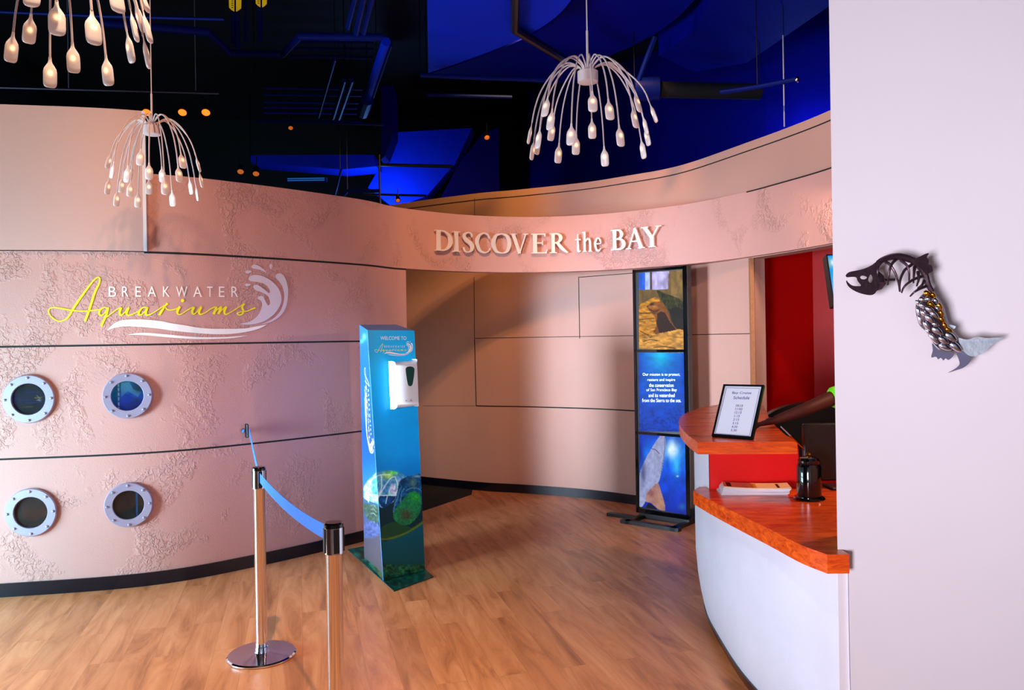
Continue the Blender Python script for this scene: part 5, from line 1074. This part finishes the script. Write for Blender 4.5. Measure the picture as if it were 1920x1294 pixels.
# ------------------------------------------------------------------ things in the open ceiling
def polyslab(name, pts, z, th, mat, label, cat='ceiling panel'):
    a = [G(x, y, z) for x, y in pts]; mb = MB(); mb.prism(a, [p + Vector((0, 0, th)) for p in a])
    o = mb.build(name, mat); return tag(o, label, cat)
cv1 = catmull([(803, 137), (860, 118), (930, 92), (1000, 60), (1050, 25), (1090, -25)], 5)
polyslab('curved_bulkhead', cv1 + [(1090, -60), (800, -60)], 4.02, 0.5, 'blue', 'bright blue curved ceiling bulkhead left of the hanging lamp')
cv2 = catmull([(1095, 150), (1130, 112), (1190, 84), (1260, 42), (1330, -30)], 5)
polyslab('curved_bulkhead', [(1093, -58), (1093, -20)] + [(x + 3, y + 2) for x, y in cv1[::-1]][2:] + [(960, 150), (1030, 158)] + cv2 + [(1330, -58)], 4.30, 0.4, 'blue2', 'broad dark blue curved bulkhead behind the right lamp')
polyslab('duct_soffit', [(1235, 104), (1300, 60), (1345, -20), (1345, -50), (1600, -50), (1560, 8), (1400, 118), (1300, 135)], 4.25, 0.35, 'blue2', 'dark navy duct underside at the upper right of the ceiling')
def pipe(name, pts, r, mat, label, cat='pipe', n=10):
    """pts: (x, y, height)"""
    mb = MB(); q = [G(x, y, z) for x, y, z in pts]; mb.tube(q, r, n); return tag(mb.build(name, mat), label, cat)
pipe('ceiling_beam', [(966, -20, 3.98), (965, 55, 3.98), (1085, 128, 3.98)], 0.035, 'black', 'black bent beam crossing the blue bulkhead')
pipe('ceiling_pipe', [(788, 141, 3.9), (900, 146, 3.9), (1028, 150, 3.9)], 0.02, 'navy', 'thin blue pipe running below the bright bulkhead')
pipe('ceiling_pipe', [(800, 178, 3.9), (960, 182, 3.9)], 0.015, 'navy', 'faint lower blue pipe parallel below the thin one')
pipe('ceiling_strut', [(1198, 150, 3.8), (1228, 68, 4.1)], 0.022, 'navy', 'slanted blue strut behind the right lamp')
pipe('ceiling_duct', [(1190, 168, 3.8), (1236, 166, 3.8)], 0.10, 'navy', 'short blue round duct end behind the right lamp', 'duct', 16)
pipe('ceiling_duct', [(1236, 168, 3.8), (1425, 172, 3.8)], 0.07, 'ceil', 'dark round duct continuing to the right of the blue duct end', 'duct', 16)
spk = pipe('sprinkler_pipe', [(1350, 173, 3.55), (1420, 163, 3.55), (1492, 149, 3.55)], 0.020, 'navy', 'blue pipe with a shiny tip near the right suspension wire')
MB().ball(G(1494, 149, 3.55), 0.022, 10).build('pipe_cap', 'chrome', spk)
def vwire(px, y0, y1, Y, r, mat, name, label, cat='wire'):
    a, c = P(px, y0, Y), P(px, y1, Y); return tag(MB().tube([(a.x, Y, a.z), (a.x, Y, c.z)], r, 6).build(name, mat), label, cat)
vwire(1468, 66, 238, 6.2, 0.006, 'wire', 'suspension_wire', 'pale vertical suspension wire above the right end of the cream wall')
vwire(364, -20, 170, 6.6, 0.004, 'wire', 'suspension_wire', 'thin dark vertical wire holding the left lighting rail')
vwire(125, -60, 165, 6.6, 0.004, 'wire', 'suspension_wire', 'short thin wire between the lit bulbs of the nearest lamp')
pipe('ceiling_pipe', [(180, 42, 3.95), (390, 60, 3.95), (432, 100, 3.95), (530, 102, 3.95), (562, 68, 3.95), (720, 70, 3.95)], 0.03, 'navy', 'long blue pipe with two bends across the left ceiling')
pipe('ceiling_pipe', [(0, 22, 3.9), (180, 30, 3.9), (420, 36, 3.9)], 0.012, 'navy', 'thin straight dark blue pipe above the bent pipe')
pipe('main_pipe', [(724, 78, 3.9), (706, 130, 3.9), (690, 182, 3.9)], 0.035, 'blue', 'thick bright blue slanting pipe left of centre')
pipe('main_pipe', [(689, 186, 3.88), (680, 212, 3.88)], 0.06, 'navy', 'wider dark blue lower end of the thick slanting pipe')
for i, (a, c, r, lb) in enumerate((((646, 150), (624, 222), 0.02, 'left of a pair of slim blue slanting pipes'), ((660, 150), (635, 222), 0.022, 'right of a pair of slim blue slanting pipes'), ((628, 112), (597, 220), 0.012, 'thin blue slanting conduit left of the slim pair'), ((734, 85), (698, 188), 0.010, 'thin blue conduit beside the thick slanting pipe'),
                                 ((668, -10), (652, 52), 0.018, 'upper left dark blue slanting pipe near the top edge'), ((684, -10), (668, 62), 0.022, 'middle dark blue slanting pipe near the top edge'), ((700, -10), (682, 62), 0.018, 'right dark blue slanting pipe near the top edge'))):
    sp_ = pipe('slanting_pipe', [a + (3.9,), c + (3.9,)], r, 'navy', lb)
    if i == 6: valve_pipe = sp_
for i, y in enumerate((79, 92, 107, 166, 178, 192, 202, 212, 228)):
    x0, x1 = (545, 700) if y < 150 else (495, 680)
    tag(pipe('ceiling_joist', [(x0, y - 1, 4.35), (x1, y + 1, 4.35)], 0.016, 'navy', '', 'joist'), '%s dark blue joist line in the middle of the ceiling' % ('topmost', 'second', 'third', 'fourth', 'fifth', 'sixth', 'seventh', 'eighth', 'lowest')[i], 'joist', 'parallel ceiling joists')
pipe('ceiling_pipe', [(478, 226, 3.9), (590, 229, 3.9), (720, 234, 3.9)], 0.014, 'navy', 'level thin blue pipe under the joist lines')
def vface(name, pts, Y, th, mat, label, cat='duct', back=True):
    a = [P(x, y, Y) for x, y in pts]; mb = MB(); mb.prism(a, [p + Vector((0, th, 0)) for p in a]); return tag(mb.build(name, mat), label, cat)
vface('box_duct', [(470, 291), (700, 290), (706, 312), (640, 318), (470, 304)], 9.6, 0.4, 'blue', 'bright blue box duct side low over the pink wall')
vface('box_duct', [(722, 292), (745, 248), (885, 240), (852, 310), (720, 308)], 10.0, 0.4, 'blue', 'upper bright blue slanting duct face at the ceiling centre')
vface('box_duct', [(715, 308), (850, 310), (800, 368), (738, 390), (690, 352)], 10.0, 0.35, 'blue', 'lower bright blue duct face just above the fascia')
vface('box_duct', [(862, 305), (905, 250), (935, 240), (936, 370), (820, 382)], 9.7, 0.35, 'blue2', 'dark blue upright duct face right of the bright ones')
vface('drop_duct', [(714, 160), (736, 160), (738, 250), (722, 292), (714, 300)], 9.0, 0.35, 'blue2', 'narrow dark blue vertical drop duct')
vwire(711, 290, 400, 9.0, 0.012, 'black', 'drop_pipe', 'thin black vertical pipe crossing the bright duct faces', 'pipe')
tag(MB().tube([P(708, 309, 9.02), P(848, 312, 9.3)], 0.02, 8).build('support_bar', 'black'), 'black horizontal bar between the two bright duct faces', 'bar')
tag(MB().tube([P(680, 364, 9.02), P(800, 367, 9.02)], 0.014, 8).build('support_bar', 'black'), 'lower black bar right above the fascia', 'bar')
tag(MB().tube([P(640, 372, 9.02), P(652, 358, 9.02), P(712, 358, 9.02)], 0.022, 8).build('bent_pipe', 'navy'), 'short bent blue pipe above the pink wall end', 'pipe')
tag(MB().tube([P(640, 317, 9.2), P(628, 365, 9.2)], 0.014, 8).build('slanting_pipe', 'navy'), 'short slanting blue pipe over the pink wall end', 'pipe')
gr = thing('ceiling_grille', 'long lit blue slot grille low above the pink wall', 'grille', P(572, 338, 9.0))
mb = MB(); a, c = P(536, 333, 9.0), P(612, 340, 9.0); mb.box(a.x, c.x, 9.0, 9.05, c.z, a.z); mb.build('housing', 'navy', gr); M['slot'] = pmat('lit_slot', (40, 110, 190), 0.4, emit=0.5)
mb = MB(); h = (a.z - c.z)
for k in (0.18, 0.62): mb.box(a.x + 0.02, c.x - 0.02, 8.99, 9.0, c.z + h * k, c.z + h * (k + 0.2))
mb.build('slots', 'slot', gr)
# lighting rail with spot lamps
rail = MB().tube([P(-60, 163, 6.6), P(200, 170, 6.6), P(410, 176, 6.6)], 0.006, 6).build('lighting_rail', 'wire'); tag(rail, 'thin lighting rail above the smooth panel on the left', 'rail')
def spotlamp(px, py, Y, lit, label, s=1.0):
    c = P(px, py, Y); t = thing('ceiling_spotlight', label, 'spotlight', c, 'small ceiling spotlights'); ax = Vector((0.15, -0.6, -0.8)).normalized()
    MB().lathe([(0.028 * s, -0.10 * s), (0.042 * s, -0.02 * s), (0.045 * s, 0.0), (0.040 * s, 0.0)], c, 20, ax).build('lamp_can', 'black', t)
    MB().lathe([(0.038 * s, -0.006), (0.03 * s, 0.006), (0.0001, 0.010)], c, 20, ax).build('lens', lit, t)
    MB().tube([c - ax * 0.05 * s, c + Vector((0, 0.03, 0.20 * s))], 0.006, 6).build('yoke', 'black', t)
for px, lb in ((275, 'leftmost lit amber spotlight beside the lamp cable'), (342, 'middle lit amber spotlight, brightest of the three'), (386, 'rightmost lit amber spotlight of the left row')): spotlamp(px, 211, 6.6, 'amber', lb)
spotlamp(451, 322, 8.6, 'amberdim', 'dim brown spotlight just above the pink wall, left of its twin'); spotlamp(480, 326, 8.6, 'amberdim', 'dim brown spotlight just above the pink wall, right of its twin')
spotlamp(545, 240, 8.2, 'amberdim', 'small dim spotlight under the level thin pipe', 0.7); spotlamp(913, 258, 8.2, 'amberdim', 'faint slim spotlight on the dark blue duct face', 0.8); spotlamp(746, 376, 8.7, 'amberdim', 'half hidden spotlight on top of the fascia', 0.7)
for px, py, w_, lb in ((440, 8, 10, 'larger yellow tag on a blue vertical conduit at the top edge'), (489, 0, 9, 'smaller yellow tag on a blue vertical conduit at the top edge')):
    Y = 6.0; c = P(px, py, Y); t = thing('yellow_tag', lb, 'tag', c, 'yellow tags on conduits'); s = Y / FPX
    for sgn in (-1, 1):
        q = [(0.5, 16), (w_ * 0.5, 13), (w_ * 0.95, 8), (w_, -20), (0.5, -20)]; mb = MB()
        fr_ = [P(px + sgn * x + (2 if sgn > 0 else -1), py + y * 0.8, Y) for x, y in q]; mb.prism(fr_, [p + Vector((0, 0.01, 0)) for p in fr_]); mb.build('plate', 'yellow', t)
    mb = MB()
    for y in (-6, -2, 2, 6): mb.tube([P(px - 6, py + y, Y - 0.004), P(px - 3, py + y, Y - 0.004)], 0.003, 5)
    mb.build('stencil_marks', 'black', t)
for i, (px, y1, r, lb) in enumerate(((436, 80, 0.02, 'leftmost vertical conduit behind the larger yellow tag'), (443, 90, 0.022, 'second vertical conduit behind the larger yellow tag'), (459, 78, 0.012, 'thin vertical conduit between the two yellow tags'), (486, 78, 0.018, 'vertical conduit behind the smaller yellow tag'))):
    vwire(px, -40, y1, 6.1, r, 'navy', 'vertical_conduit', lb, 'conduit')
MB().ball(G(686, 44, 3.9), 0.016, 8).build('valve_knob', 'red', valve_pipe)

# thin rods that hang the ducts from the deck
def hang(o, q):
    q = Vector(q); MB().tube([q, Vector((q.x, q.y, 5.2))], 0.004, 6).build('hanger_rod', 'black', o)
for o in [o for o in COL.objects if o.parent is None and o.type == 'MESH' and o.name.split('.')[0] in ('box_duct', 'sprinkler_pipe', 'slanting_pipe', 'main_pipe', 'ceiling_pipe', 'ceiling_duct', 'bent_pipe', 'suspension_wire', 'lighting_rail')]:
    v = max(o.data.vertices, key=lambda v: v.co.z).co
    if v.z < 5.0: hang(o, v - Vector((0, 0, 0.01)))
